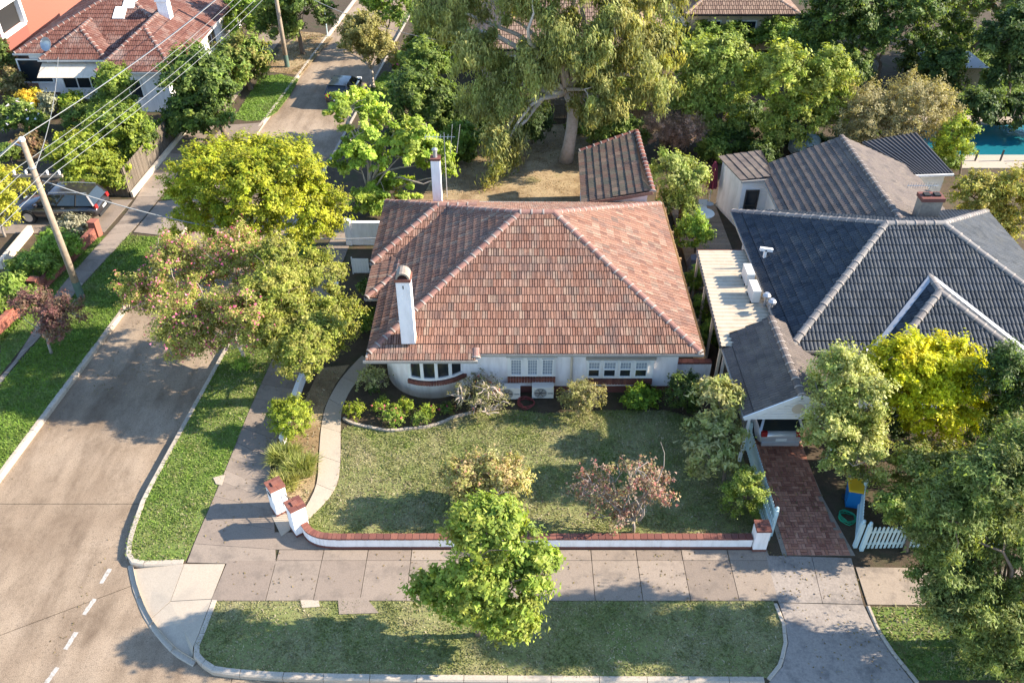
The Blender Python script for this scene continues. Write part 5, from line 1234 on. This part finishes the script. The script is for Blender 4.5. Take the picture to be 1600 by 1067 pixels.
o = bpy.data.objects['ornamental_plum']; e = np.array(V(1032,690,Y))-np.array([P(990,835)[0],Y,0]); MB().tube(bend((0.1,0,1.6),e,np.random.default_rng(3),5,.05), [.03,.025,.02,.016,.012,.006], 6).build('long_shoot', M['bark_grey'], o)
Y = P(1118,762)[1]+.3
plant('loquat_tree', 'loquat like tree with big pale leaves leaning along the picket fence', 'tree', (P(1130,750)[0],Y), [blob((1082,585,1168,655),Y+1.9), blob((1078,632,1172,705),Y+.9), blob((1064,668,1158,752),Y)], 3000, [(.25,.26,.09),(.30,.29,.12),(.18,.21,.06),(.34,.31,.15)], (.23,.10), .32, 170, 'bark', .07, 3, 50, .35, shell=.3, hang=.15)
shrub('dark glossy camellia at the corner of the bungalow', (1040,588,1100,655), 2600, DG+MG[:1], (.11,.07), .22, name='camellia')
shrub('clipped round hedge ball beside the pale picket fence', (1128,740,1196,826), 4200, MG+YG[:1]+PALE[:1], (.085,.06), .2, name='round_hedge', cat='hedge')
shrub('loose pale bush below the right hand windows', (866,596,945,668), 2000, [(.19,.19,.06),(.25,.235,.09),(.15,.155,.05),(.28,.23,.12)], (.09,.055), .22, shell=.25, twigs=60, bark='bark_grey')
shrub('bright green broad leaved shrub below the right hand window sill', (974,608,1034,648), 1300, [(.14,.22,.025),(.20,.27,.03),(.08,.13,.02)], (.13,.10), .2)
# twiggy hibiscus
g_ = P(757,655); Y = g_[1]+.5; b_ = [blob((702,578,800,655),Y)]
plant('hibiscus_bush', 'twiggy half bare hibiscus bush in front of the bow window', 'shrub', (g_[0],Y), b_, 900, [(.15,.16,.06),(.11,.10,.05),(.20,.19,.08)], (.09,.06), .2, 240, 'bark_pale', .05, 9, 230, .12, shell=.15, flowers=(12,[(.6,.05,.04)],.12), twr=.018)
# roses and low plants in the bed
bed = [((553,575,612,622),'pale leaved shrub leaning over the garden path by the bay',[(.28,.28,.12),(.33,.32,.16),(.2,.22,.08)],.13), ((535,628,575,662),'low green plant at the path end of the bed',YG,.09), ((578,624,616,654),'yellow green rose bush left of the bow window',LG+YG,.09), ((612,624,652,656),'yellow green rose bush below the bow window',YG+LG[:1],.09), ((590,640,640,674),'low flowering plant at the front of the bed',MG+LG,.08), ((652,632,684,662),'bright rose bush toward the right of the bed',YG+LG[:2],.09), ((640,645,672,672),'small leafy plant at the bed edging',MG,.08), ((684,632,712,652),'dark leaved rose bush beside the hibiscus',MG+DG[:1],.09), ((570,600,594,620),'dark small shrub against the bay wall',DG+MG[:1],.09)]
for bb, lab, pal, l in bed: shrub(lab, bb, 330, pal, (l,l*.65), .12, shell=.2, name='rose_bush' if 'rose' in lab else 'bed_plant', cat='plant', flowers=(9,[(.6,.08,.16)],.09) if 'flower' in lab or 'rose' in lab else None)
shrub('dense green bush at the head of the strappy border', (420,628,494,700), 2200, YG+[(.22,.26,.04)], (.15,.05), .22, name='border_bush')
straps('upper clump of arching strap leaves beside the white side wall', (408,672,476,732), 900, [(.17,.20,.04),(.24,.25,.07),(.11,.14,.03),(.30,.29,.11)], .75)
straps('middle clump of arching strap leaves beside the garden path', (430,694,502,750), 1000, [(.17,.20,.04),(.24,.25,.07),(.11,.14,.03),(.30,.29,.11)], .75)
straps('lower clump of arching strap leaves next to the gate pillar', (410,722,476,772), 700, [(.19,.20,.05),(.26,.25,.08),(.30,.27,.11)], .6)

# ---- side street trees
Y = P(395,430)[1]
plant('verge_tree', 'dense golden green tree on the side street verge', 'tree', P(395,430), [blob((262,222,400,345),Y+.5), blob((370,212,515,330),Y+.6), blob((395,270,540,395),Y), blob((262,300,400,398),Y-.2), blob((330,245,460,370),Y-.6), blob((300,210,450,290),Y+1.2)], 24000, [(.235,.26,.016),(.185,.22,.015),(.31,.295,.02),(.11,.15,.015),(.27,.25,.03)], (.15,.11), .42, None, 'bark', .17, 2, 60, .45, flat=.6, upb=.6)
Y = P(385,574)[1]+.2
plant('crepe_myrtle', 'wide crepe myrtle covered in pink blossom leaning over the street', 'tree', (P(385,574)[0],Y), [blob((222,362,345,470),Y+1.6), blob((178,418,270,500),Y+.6), blob((235,430,370,560),Y-1.2), blob((318,352,440,470),Y+1.4), blob((330,440,450,575),Y-1.9), blob((262,480,340,575),Y-2.2)], 23000, CRP, (.11,.065), .38, None, 'bark_pale', .08, 3, 180, .28, shell=.4, flat=.8, flowers=(4200,PINK,.085))
Y = P(470,602)[1]+.2
plant('verge_tree', 'green spreading tree between the crepe myrtle and the garden path', 'tree', (P(470,602)[0],Y), [blob((430,388,555,470),Y+2.0), blob((415,450,562,550),Y-.4), blob((420,500,530,596),Y-1.7), blob((480,470,560,560),Y+.6), blob((385,410,480,510),Y-.2), blob((400,480,470,580),Y-1.2), blob((390,365,470,430),Y+1.8)], 19000, [(.185,.205,.03),(.24,.25,.045),(.13,.16,.025),(.27,.24,.07)], (.13,.08), .34, None, 'bark', .1, 3, 110, .4, shell=.45)
shrub('small leafy shoots at the foot of the crepe myrtle', (362,558,402,584), 420, LG, (.10,.07), .14, name='leafy_shoots', cat='plant')
Y = P(80,552)[1]
plant('purple_plum', 'purple leaved plum tree with bare twigs on the west verge', 'tree', P(80,552), [blob((12,445,85,505),Y+.2), blob((50,455,130,530),Y), blob((62,470,115,545),Y-.3)], 3000, PLUM, (.11,.075), .3, 130, 'bark_grey', .06, 4, 140, .35, shell=.3)
# hedge plants behind the brick fence
for bb, lab, pal in (((92,340,142,372),'grey leaved shrub behind the brick fence near the dark wagon',[(.24,.22,.15),(.3,.28,.2),(.17,.17,.11)]), ((62,362,130,425),'bright leafy shrub behind the brick fence below the pole',LG+MG[:1]), ((20,395,98,455),'broad leafy shrub in the middle behind the brick fence',LG[:2]+MG), ((-25,430,55,500),'shaded leafy shrub at the left edge behind the brick fence',MG+LG[:1])):
    shrub(lab, bb, 2300, pal, (.16,.11), .3, name='leafy_shrub')
Y = P(8,370)[1]
plant('yellow_shrub', 'golden leaved small tree at the left edge by the driveway', 'tree', (P(8,370)[0],Y), [blob((-40,255,46,330),Y), blob((-30,300,30,365),Y-.3)], 4200, [(.32,.30,.03),(.27,.27,.025),(.37,.33,.05),(.18,.20,.025)], (.14,.10), .3, None, 'bark_grey', .06, 3, 30, .35)
# trees inside the west fence
for base, bbs, n, pal, lab in (((150,305),[(72,205,165,265),(95,235,195,300),(150,250,200,300)],6500,[(.20,.235,.025),(.15,.19,.022),(.25,.26,.035),(.10,.14,.02)],'yellow green tree inside the grey fence beside the dark wagon'),
    ((205,262),[(138,160,230,220),(165,195,240,262)],6500,MG+YG[:2],'mid green tree inside the grey fence'),
    ((185,215),[(150,100,205,150),(140,135,215,185)],4800,[(.15,.20,.03),(.19,.23,.04),(.10,.14,.025)],'upright bright tree in front of the red tiled house'),
    ((215,255),[(185,180,245,235)],2600,DG+MG[:2],'dark small tree at the middle of the grey fence')):
    Y = P(*base)[1]; plant('fence_tree', lab, 'tree', P(*base), [blob(b_,Y) for b_ in bbs], n, pal, (.2,.14), .42, None, 'bark', .09, 2, 25, .4)
for bb, lab, pal, fl_ in (((0,158,62,222),'dark leafy shrub with pale pink blooms in the west garden',MG+DG[:1],(60,[(.7,.45,.5)],.2)), ((30,142,76,178),'orange yellow flowering bush in the west garden',[(.5,.33,.03),(.55,.4,.05),(.3,.27,.04)],None), ((62,148,100,188),'grey green bushy shrub in the west garden',[(.2,.2,.12),(.25,.25,.16)],None), ((94,146,140,186),'lime green shrub near the red tiled house',YG,None), ((0,108,42,160),'reddish green shrub near the annex wall',[(.16,.12,.05),(.2,.16,.07),(.1,.12,.03)],None), ((20,215,70,250),'rust coloured shrub behind the power pole',[(.16,.09,.05),(.12,.10,.04)],None), ((-20,60,24,128),'dark round tree at the left edge near the brick house',DG+MG[:2],None)):
    shrub(lab, bb, 1500, pal, (.22,.15), .4, name='garden_shrub', flowers=fl_)
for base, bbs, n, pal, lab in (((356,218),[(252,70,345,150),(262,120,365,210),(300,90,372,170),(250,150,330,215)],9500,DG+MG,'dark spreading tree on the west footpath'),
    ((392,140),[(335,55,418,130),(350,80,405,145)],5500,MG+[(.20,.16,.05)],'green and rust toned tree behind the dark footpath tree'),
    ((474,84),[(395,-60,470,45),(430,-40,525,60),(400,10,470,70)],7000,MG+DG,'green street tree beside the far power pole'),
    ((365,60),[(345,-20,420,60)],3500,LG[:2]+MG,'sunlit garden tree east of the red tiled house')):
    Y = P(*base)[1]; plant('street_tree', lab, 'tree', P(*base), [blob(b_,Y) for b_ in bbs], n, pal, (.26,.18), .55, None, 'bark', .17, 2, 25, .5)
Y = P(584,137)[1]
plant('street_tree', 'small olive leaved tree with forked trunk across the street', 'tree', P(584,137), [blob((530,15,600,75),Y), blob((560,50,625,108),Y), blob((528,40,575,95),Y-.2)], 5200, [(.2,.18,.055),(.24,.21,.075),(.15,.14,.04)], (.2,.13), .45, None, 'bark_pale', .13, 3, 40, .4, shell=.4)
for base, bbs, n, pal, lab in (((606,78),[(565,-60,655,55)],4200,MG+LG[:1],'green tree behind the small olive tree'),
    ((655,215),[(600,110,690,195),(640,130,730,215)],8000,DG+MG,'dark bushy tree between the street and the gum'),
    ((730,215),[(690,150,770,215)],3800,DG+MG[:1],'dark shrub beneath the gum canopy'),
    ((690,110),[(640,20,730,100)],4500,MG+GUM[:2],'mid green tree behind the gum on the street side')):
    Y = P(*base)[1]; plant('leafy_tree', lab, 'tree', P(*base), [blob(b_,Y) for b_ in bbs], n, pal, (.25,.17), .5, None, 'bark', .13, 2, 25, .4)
shrub('pink oleander bush beside the far driveway', (612,78,648,120), 1500, MG+LG[:1], (.2,.13), .35, name='oleander', flowers=(260,PINK,.2))
Y = P(572,328)[1]
plant('light_green_tree', 'light green open tree with white twisted limbs behind the bungalow', 'tree', P(572,328), [blob((502,138,612,235),Y+.2), blob((520,200,620,290),Y), blob((590,180,690,270),Y), blob((640,210,716,300),Y-.2), blob((560,265,665,325),Y-.4), blob((540,290,610,345),Y-.8)], 10500, [(.22,.30,.04),(.27,.34,.055),(.17,.245,.03),(.31,.35,.075)], (.22,.18), .4, 190, 'bark_pale', .13, 3, 110, .45, shell=.35, flat=.6)
# ---- gum tree
gb_ = P(884,252); Y = gb_[1]
gum_b = [blob(b_, Y+dy) for b_, dy in (((740,-80,860,70),1.5), ((840,-90,960,40),0), ((930,-60,1060,60),.5), ((955,30,1070,140),-.5), ((690,40,800,150),-.5), ((640,-40,760,70),1.5), ((780,60,900,170),-1), ((880,80,990,190),-1.2), ((745,130,845,230),-1.6), ((905,150,985,212),-1.8), ((720,120,810,215),-1), ((980,110,1065,180),-.8), ((745,190,830,300),-2.6), ((880,-140,1000,-40),1), ((830,10,920,110),-1.5), ((870,40,960,130),-2), ((800,-30,880,60),-1), ((920,-10,1000,80),-1.5))]
plant('gum_tree', 'huge pale barked gum tree with drooping foliage in the back yard', 'tree', gb_, gum_b, 52000, GUM, (.34,.10), .75, 520, 'bark_pale', .36, 2, 170, .40, shell=.2, hang=.75, flat=1.1, lean=(-.1,0,4.3), upb=.2, twr=.022)
# ---- back yard and beyond
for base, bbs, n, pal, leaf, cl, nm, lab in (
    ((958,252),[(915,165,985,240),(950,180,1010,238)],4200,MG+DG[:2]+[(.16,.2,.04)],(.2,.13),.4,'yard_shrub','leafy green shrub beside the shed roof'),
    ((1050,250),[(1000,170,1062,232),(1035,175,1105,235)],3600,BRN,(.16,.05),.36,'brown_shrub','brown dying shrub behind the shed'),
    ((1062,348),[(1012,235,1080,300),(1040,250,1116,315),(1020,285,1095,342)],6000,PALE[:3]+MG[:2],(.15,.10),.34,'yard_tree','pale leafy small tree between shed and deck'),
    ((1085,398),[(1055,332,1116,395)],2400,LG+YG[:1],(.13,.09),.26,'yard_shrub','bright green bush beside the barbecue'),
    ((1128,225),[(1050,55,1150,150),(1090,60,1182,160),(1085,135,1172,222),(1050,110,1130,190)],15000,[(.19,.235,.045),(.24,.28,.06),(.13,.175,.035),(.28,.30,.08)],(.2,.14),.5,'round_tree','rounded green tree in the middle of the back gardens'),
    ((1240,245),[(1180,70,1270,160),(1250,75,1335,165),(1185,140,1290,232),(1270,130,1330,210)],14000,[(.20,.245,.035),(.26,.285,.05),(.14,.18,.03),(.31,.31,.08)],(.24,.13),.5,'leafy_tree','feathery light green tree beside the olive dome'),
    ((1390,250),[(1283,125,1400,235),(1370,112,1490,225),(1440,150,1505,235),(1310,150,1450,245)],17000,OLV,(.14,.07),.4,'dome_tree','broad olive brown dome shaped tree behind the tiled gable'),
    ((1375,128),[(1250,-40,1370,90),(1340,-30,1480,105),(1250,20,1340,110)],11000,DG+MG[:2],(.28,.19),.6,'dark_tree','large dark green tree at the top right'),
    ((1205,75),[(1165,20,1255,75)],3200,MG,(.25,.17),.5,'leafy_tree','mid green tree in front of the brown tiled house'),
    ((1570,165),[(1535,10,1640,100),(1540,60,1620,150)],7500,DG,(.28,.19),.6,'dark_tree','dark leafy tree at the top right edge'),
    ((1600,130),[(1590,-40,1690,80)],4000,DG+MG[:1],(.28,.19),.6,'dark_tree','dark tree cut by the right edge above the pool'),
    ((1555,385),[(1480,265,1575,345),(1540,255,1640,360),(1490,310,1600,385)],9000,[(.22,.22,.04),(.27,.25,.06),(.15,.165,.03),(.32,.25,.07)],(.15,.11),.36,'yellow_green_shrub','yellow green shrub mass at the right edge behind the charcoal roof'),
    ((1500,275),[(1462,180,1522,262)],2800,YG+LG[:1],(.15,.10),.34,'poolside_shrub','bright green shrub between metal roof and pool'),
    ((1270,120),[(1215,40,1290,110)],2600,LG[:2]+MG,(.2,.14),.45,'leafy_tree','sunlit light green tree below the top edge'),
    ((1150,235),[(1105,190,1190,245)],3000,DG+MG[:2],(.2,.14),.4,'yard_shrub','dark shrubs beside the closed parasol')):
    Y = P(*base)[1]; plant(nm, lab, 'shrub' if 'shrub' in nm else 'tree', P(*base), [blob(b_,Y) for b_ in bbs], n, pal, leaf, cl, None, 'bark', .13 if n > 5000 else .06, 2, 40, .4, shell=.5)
Y = P(1492,104)[1]
plant('leaning_tree', 'leaning trunk tree with high crown at the top right', 'tree', P(1492,104), [blob((1465,-70,1560,30),Y+.5), blob((1520,-60,1620,40),Y)], 6500, MG+OLV[:2], (.28,.18), .6, None, 'bark', .28, 3, 40, .5, lean=(2.6,0,3.6))
for i, bb in enumerate(((1070,420,1108,470),(1080,460,1118,515),(1090,500,1126,556))):
    shrub(['feathery green plant at the rear of the narrow side yard','feathery green plant in the middle of the narrow side yard','feathery green plant at the front of the narrow side yard'][i], bb, 1300, LG[:2]+MG[:2], (.14,.05), .22, name='feathery_plant', cat='plant', group='plants in the side yard')
# fruit tree under netting
g_ = P(1240,252); Y = g_[1]; bb = [blob((1236,206,1280,244),Y)]
plant('netted_tree', 'small fruit tree under pale bird netting behind the tiled gable', 'tree', (g_[0]+.7,Y), bb, 900, MG+YG[:1], (.16,.11), .3, None, 'bark', .04, 2, 10, .4)
nm_, nt_, nb_ = nodes('bird_net'); nb_.inputs['Base Color'].default_value = (.45,.55,.55,1); nb_.inputs['Roughness'].default_value = .9; nb_.inputs['Alpha'].default_value = .45; M['net'] = nm_
c_, r_ = bb[0]; vs, k = [], 18; c0 = c_-np.array([g_[0]+.7,Y,0]); rr = np.random.default_rng(5)
for i in range(9):
    th = math.pi*(i/8)*.72
    for j in range(k): a = 2*math.pi*j/k; q_ = 1.12+.07*rr.normal(); vs.append((c0[0]+r_[0]*q_*math.sin(th)*math.cos(a), c0[1]+r_[1]*q_*math.sin(th)*math.sin(a), c0[2]+r_[2]*q_*math.cos(th)))
MB().add(vs, [(i*k+j,i*k+(j+1)%k,(i+1)*k+(j+1)%k,(i+1)*k+j) for i in range(8) for j in range(k)]).build('netting', M['net'], bpy.data.objects['netted_tree'])
# ---- eastern front gardens
Y = P(1330,790)[1]+.6
plant('pale_tree', 'rounded pale green tree beside the carport', 'tree', (P(1335,790)[0],Y), [blob((1262,538,1355,640),Y+.9), blob((1300,570,1390,670),Y+.6), blob((1256,625,1345,720),Y), blob((1285,650,1398,762),Y-.2)], 12000, PALE+MG[:1], (.12,.085), .36, None, 'bark_grey', .11, 2, 60, .4)
Y = P(1440,738)[1]+.7
plant('golden_tree', 'brilliant yellow green round tree in front of the charcoal roof', 'tree', (P(1440,738)[0],Y), [blob((1352,518,1475,625),Y+.3), blob((1420,522,1532,630),Y+.3), blob((1392,560,1534,700),Y-.2), blob((1365,540,1490,660),Y)], 20000, YB, (.13,.09), .36, None, 'bark_grey', .12, 2, 40, .4, flat=.6, upb=.55)
for base, bbs, n, pal, lab in (((1450,800),[(1395,685,1480,755),(1440,690,1525,760),(1400,710,1500,795)],5000,PALE[:2]+MG+OLV[:1],'grey green shrub mass below the golden tree'),
    ((1415,860),[(1368,755,1440,830),(1405,760,1490,850)],4000,MG+PALE[:2]+DG[:1],'speckled green shrub behind the picket fence'),
    ((1585,740),[(1520,535,1600,640),(1545,560,1650,690)],8000,DG+MG[:1],'dark evergreen tree at the right edge below the charcoal roof'),
    ((1560,830),[(1520,650,1640,780),(1500,720,1600,820)],8000,MG+OLV[:2],'mid green leafy tree at the right edge')):
    Y = P(*base)[1]; plant('garden_tree', lab, 'tree', P(*base), [blob(b_,Y) for b_ in bbs], n, pal, (.13,.08), .34, None, 'bark', .08, 2, 40, .35, shell=.5)
Y = P(1545,1000)[1]
plant('feathery_conifer', 'large feathery dark conifer overhanging the east footpath', 'tree', P(1545,1000), [blob((1440,720,1580,850),Y+1.2), blob((1425,790,1510,880),Y+.6), blob((1415,835,1560,960),Y), blob((1520,780,1680,930),Y+.4), blob((1480,890,1640,1030),Y-.6), blob((1560,640,1700,800),Y+1.2), blob((1550,960,1680,1080),Y-1), blob((1420,760,1540,880),Y+.2), blob((1440,900,1560,1000),Y-.8), blob((1490,690,1620,820),Y+.6), blob((1500,960,1620,1060),Y-1.0)], 50000, [(.105,.145,.034),(.14,.18,.046),(.075,.108,.025),(.18,.21,.064),(.14,.15,.05)], (.17,.055), .40, None, 'bark', .13, 2, 90, .4, shell=.4, hang=.35, flat=.55)

# ---- shrubs that close the gaps between the bigger trees
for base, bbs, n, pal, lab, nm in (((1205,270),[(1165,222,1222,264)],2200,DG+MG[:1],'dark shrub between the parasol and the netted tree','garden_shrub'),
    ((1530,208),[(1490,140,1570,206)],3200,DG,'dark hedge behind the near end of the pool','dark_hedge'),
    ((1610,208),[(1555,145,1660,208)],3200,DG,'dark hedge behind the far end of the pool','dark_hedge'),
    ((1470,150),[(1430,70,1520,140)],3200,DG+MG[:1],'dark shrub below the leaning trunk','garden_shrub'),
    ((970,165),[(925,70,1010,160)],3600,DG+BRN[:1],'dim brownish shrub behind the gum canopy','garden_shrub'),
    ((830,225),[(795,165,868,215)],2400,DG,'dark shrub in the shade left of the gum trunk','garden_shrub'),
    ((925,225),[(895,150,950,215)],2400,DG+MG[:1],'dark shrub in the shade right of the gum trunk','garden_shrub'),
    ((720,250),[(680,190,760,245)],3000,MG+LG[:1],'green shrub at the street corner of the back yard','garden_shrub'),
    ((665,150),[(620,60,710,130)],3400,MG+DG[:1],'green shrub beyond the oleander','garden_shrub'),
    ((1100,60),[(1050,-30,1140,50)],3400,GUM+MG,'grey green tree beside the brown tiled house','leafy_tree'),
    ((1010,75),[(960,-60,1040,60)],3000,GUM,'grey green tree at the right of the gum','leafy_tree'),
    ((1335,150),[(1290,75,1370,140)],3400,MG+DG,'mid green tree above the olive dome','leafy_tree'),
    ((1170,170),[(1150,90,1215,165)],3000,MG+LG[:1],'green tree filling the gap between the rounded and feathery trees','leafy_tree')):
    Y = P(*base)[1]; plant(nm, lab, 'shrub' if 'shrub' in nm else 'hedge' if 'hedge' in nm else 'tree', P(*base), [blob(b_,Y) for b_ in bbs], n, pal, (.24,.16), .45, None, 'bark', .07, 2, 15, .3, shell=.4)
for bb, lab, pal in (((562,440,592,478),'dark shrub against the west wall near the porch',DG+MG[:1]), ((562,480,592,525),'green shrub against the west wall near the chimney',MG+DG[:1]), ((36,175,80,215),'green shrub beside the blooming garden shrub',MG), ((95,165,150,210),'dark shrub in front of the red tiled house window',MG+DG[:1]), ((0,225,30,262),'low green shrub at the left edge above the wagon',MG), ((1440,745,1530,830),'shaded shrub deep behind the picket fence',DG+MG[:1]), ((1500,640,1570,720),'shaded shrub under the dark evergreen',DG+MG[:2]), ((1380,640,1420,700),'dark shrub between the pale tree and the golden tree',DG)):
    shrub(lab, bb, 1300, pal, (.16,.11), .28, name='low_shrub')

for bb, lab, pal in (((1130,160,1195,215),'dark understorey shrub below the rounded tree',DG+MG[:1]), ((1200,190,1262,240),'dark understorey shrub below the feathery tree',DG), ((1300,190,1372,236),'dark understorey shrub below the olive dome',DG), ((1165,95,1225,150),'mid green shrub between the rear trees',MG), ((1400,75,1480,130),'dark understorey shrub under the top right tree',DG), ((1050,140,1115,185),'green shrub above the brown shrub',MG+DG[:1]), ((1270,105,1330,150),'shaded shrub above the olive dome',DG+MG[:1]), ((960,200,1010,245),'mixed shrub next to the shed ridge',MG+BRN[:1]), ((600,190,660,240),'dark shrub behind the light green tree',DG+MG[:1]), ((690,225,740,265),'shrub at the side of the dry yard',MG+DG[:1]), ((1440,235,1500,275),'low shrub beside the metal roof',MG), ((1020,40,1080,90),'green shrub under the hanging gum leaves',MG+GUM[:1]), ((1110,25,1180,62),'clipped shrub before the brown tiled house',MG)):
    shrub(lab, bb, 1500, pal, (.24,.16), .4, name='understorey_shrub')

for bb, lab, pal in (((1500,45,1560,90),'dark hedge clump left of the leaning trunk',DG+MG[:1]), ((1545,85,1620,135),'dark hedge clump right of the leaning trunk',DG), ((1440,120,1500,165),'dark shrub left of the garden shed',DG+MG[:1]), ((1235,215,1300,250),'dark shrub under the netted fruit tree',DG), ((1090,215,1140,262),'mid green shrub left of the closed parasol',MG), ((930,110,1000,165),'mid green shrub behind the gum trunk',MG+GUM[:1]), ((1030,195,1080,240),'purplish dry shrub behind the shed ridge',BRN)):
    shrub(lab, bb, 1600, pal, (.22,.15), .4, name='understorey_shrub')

# ---- fallen leaves and twigs on the paving and in the gutters
SEED[0] += 1; rg = np.random.default_rng(77); pts = []
def strew(poly, n, z):
    xs, ys = [p[0] for p in poly], [p[1] for p in poly]; x = rg.uniform(min(xs),max(xs),n*3); y = rg.uniform(min(ys),max(ys),n*3)
    k = inpoly(x,y,poly) & (vnoise(x,y,.9,31)*.6+vnoise(x,y,3.,32)*.4 > rg.uniform(.25,.75,n*3)); x, y = x[k][:n], y[k][:n]; pts.append(np.stack([x,y,np.full(len(x),z)],1))
strew([(-9.2,yF0),(8.5,yF0),(8.5,18.2),(-9.2,18.2)], 200, .045); strew([(8.5,yF0),(14,yF0),(14,18.2),(8.5,18.2)], 130, .045); strew([(9.0,18.2),(11,18.2),(11,22),(9,22)], 130, .055)
strew([tuple(p)[:2] for p in we]+[tuple(p)[:2] for p in ee[::-1]], 220, .05); strew([RK(14),RK(40),(RK(40)[0]-.5,40),(RK(14)[0]-.5,14)], 420, -.155); strew([LK(14),LK(45),(LK(45)[0]+.45,45),(LK(14)[0]+.45,14)], 420, -.155)
strew([(-17.5,26),(-12.8,26),(-12.3,36),(-17,36)], 420, -.155); strew([(-9,11),(8,11),(8,13.3),(-9,13.3)], 200, -.155); strew([(8.6,13.4),(12.5,13.4),(11.5,16),(8.6,16)], 90, .045)
strew([(-6.5,18.6),(8.5,18.6),(8.5,25),(-6.5,25)], 700, .06)
p = np.concatenate(pts); nn = unit(np.array([0,0,1.])+rg.normal(size=p.shape)*.35)
tag(link(bpy.data.objects.new('leaf_litter', color_mesh('leaf_litter', leaf_verts(p,nn,rg,.06,.045), 3, colours([(.08,.05,.03),(.12,.085,.05),(.06,.04,.03),(.15,.12,.06)], np.zeros(len(p),int), len(p), rg), M['leaf']))), 'scattered fallen leaves on footpaths, gutters and lawn', 'leaf litter', None, 'stuff')

for base, bbs, n, pal, lab in (((1125,80),[(1065,26,1150,78),(1110,30,1185,80)],3600,MG+LG[:1],'sunlit green tree hiding the brown tiled house wall'), ((1215,85),[(1175,28,1262,82)],2600,MG+LG[:2],'light green tree right of the brown tiled house'), ((1520,95),[(1450,20,1530,90)],2600,MG+DG,'green tree left of the leaning trunk'), ((1440,60),[(1420,-40,1520,40)],2800,DG+MG,'dark tree at the top edge behind the leaning tree'), ((905,200),[(880,190,960,215),(925,120,1010,190)],3000,MG+GUM[:2],'grey green sapling beside the gum trunk')):
    Y = P(*base)[1]; plant('leafy_tree', lab, 'tree', P(*base), [blob(b_,Y) for b_ in bbs], n, pal, (.24,.16), .45, None, 'bark', .07, 2, 15, .3, shell=.4)

# ---- repeats of one kind share a group
import re
kinds = {}
for o in bpy.data.objects:
    if o.parent is None and 'category' in o.keys() and 'group' not in o.keys() and 'kind' not in o.keys():
        kinds.setdefault(re.sub(r'\.\d+$', '', o.name), []).append(o)
for k, l in kinds.items():
    if len(l) > 1:
        for o in l: o['group'] = k.replace('_', ' ') + 's around the houses'
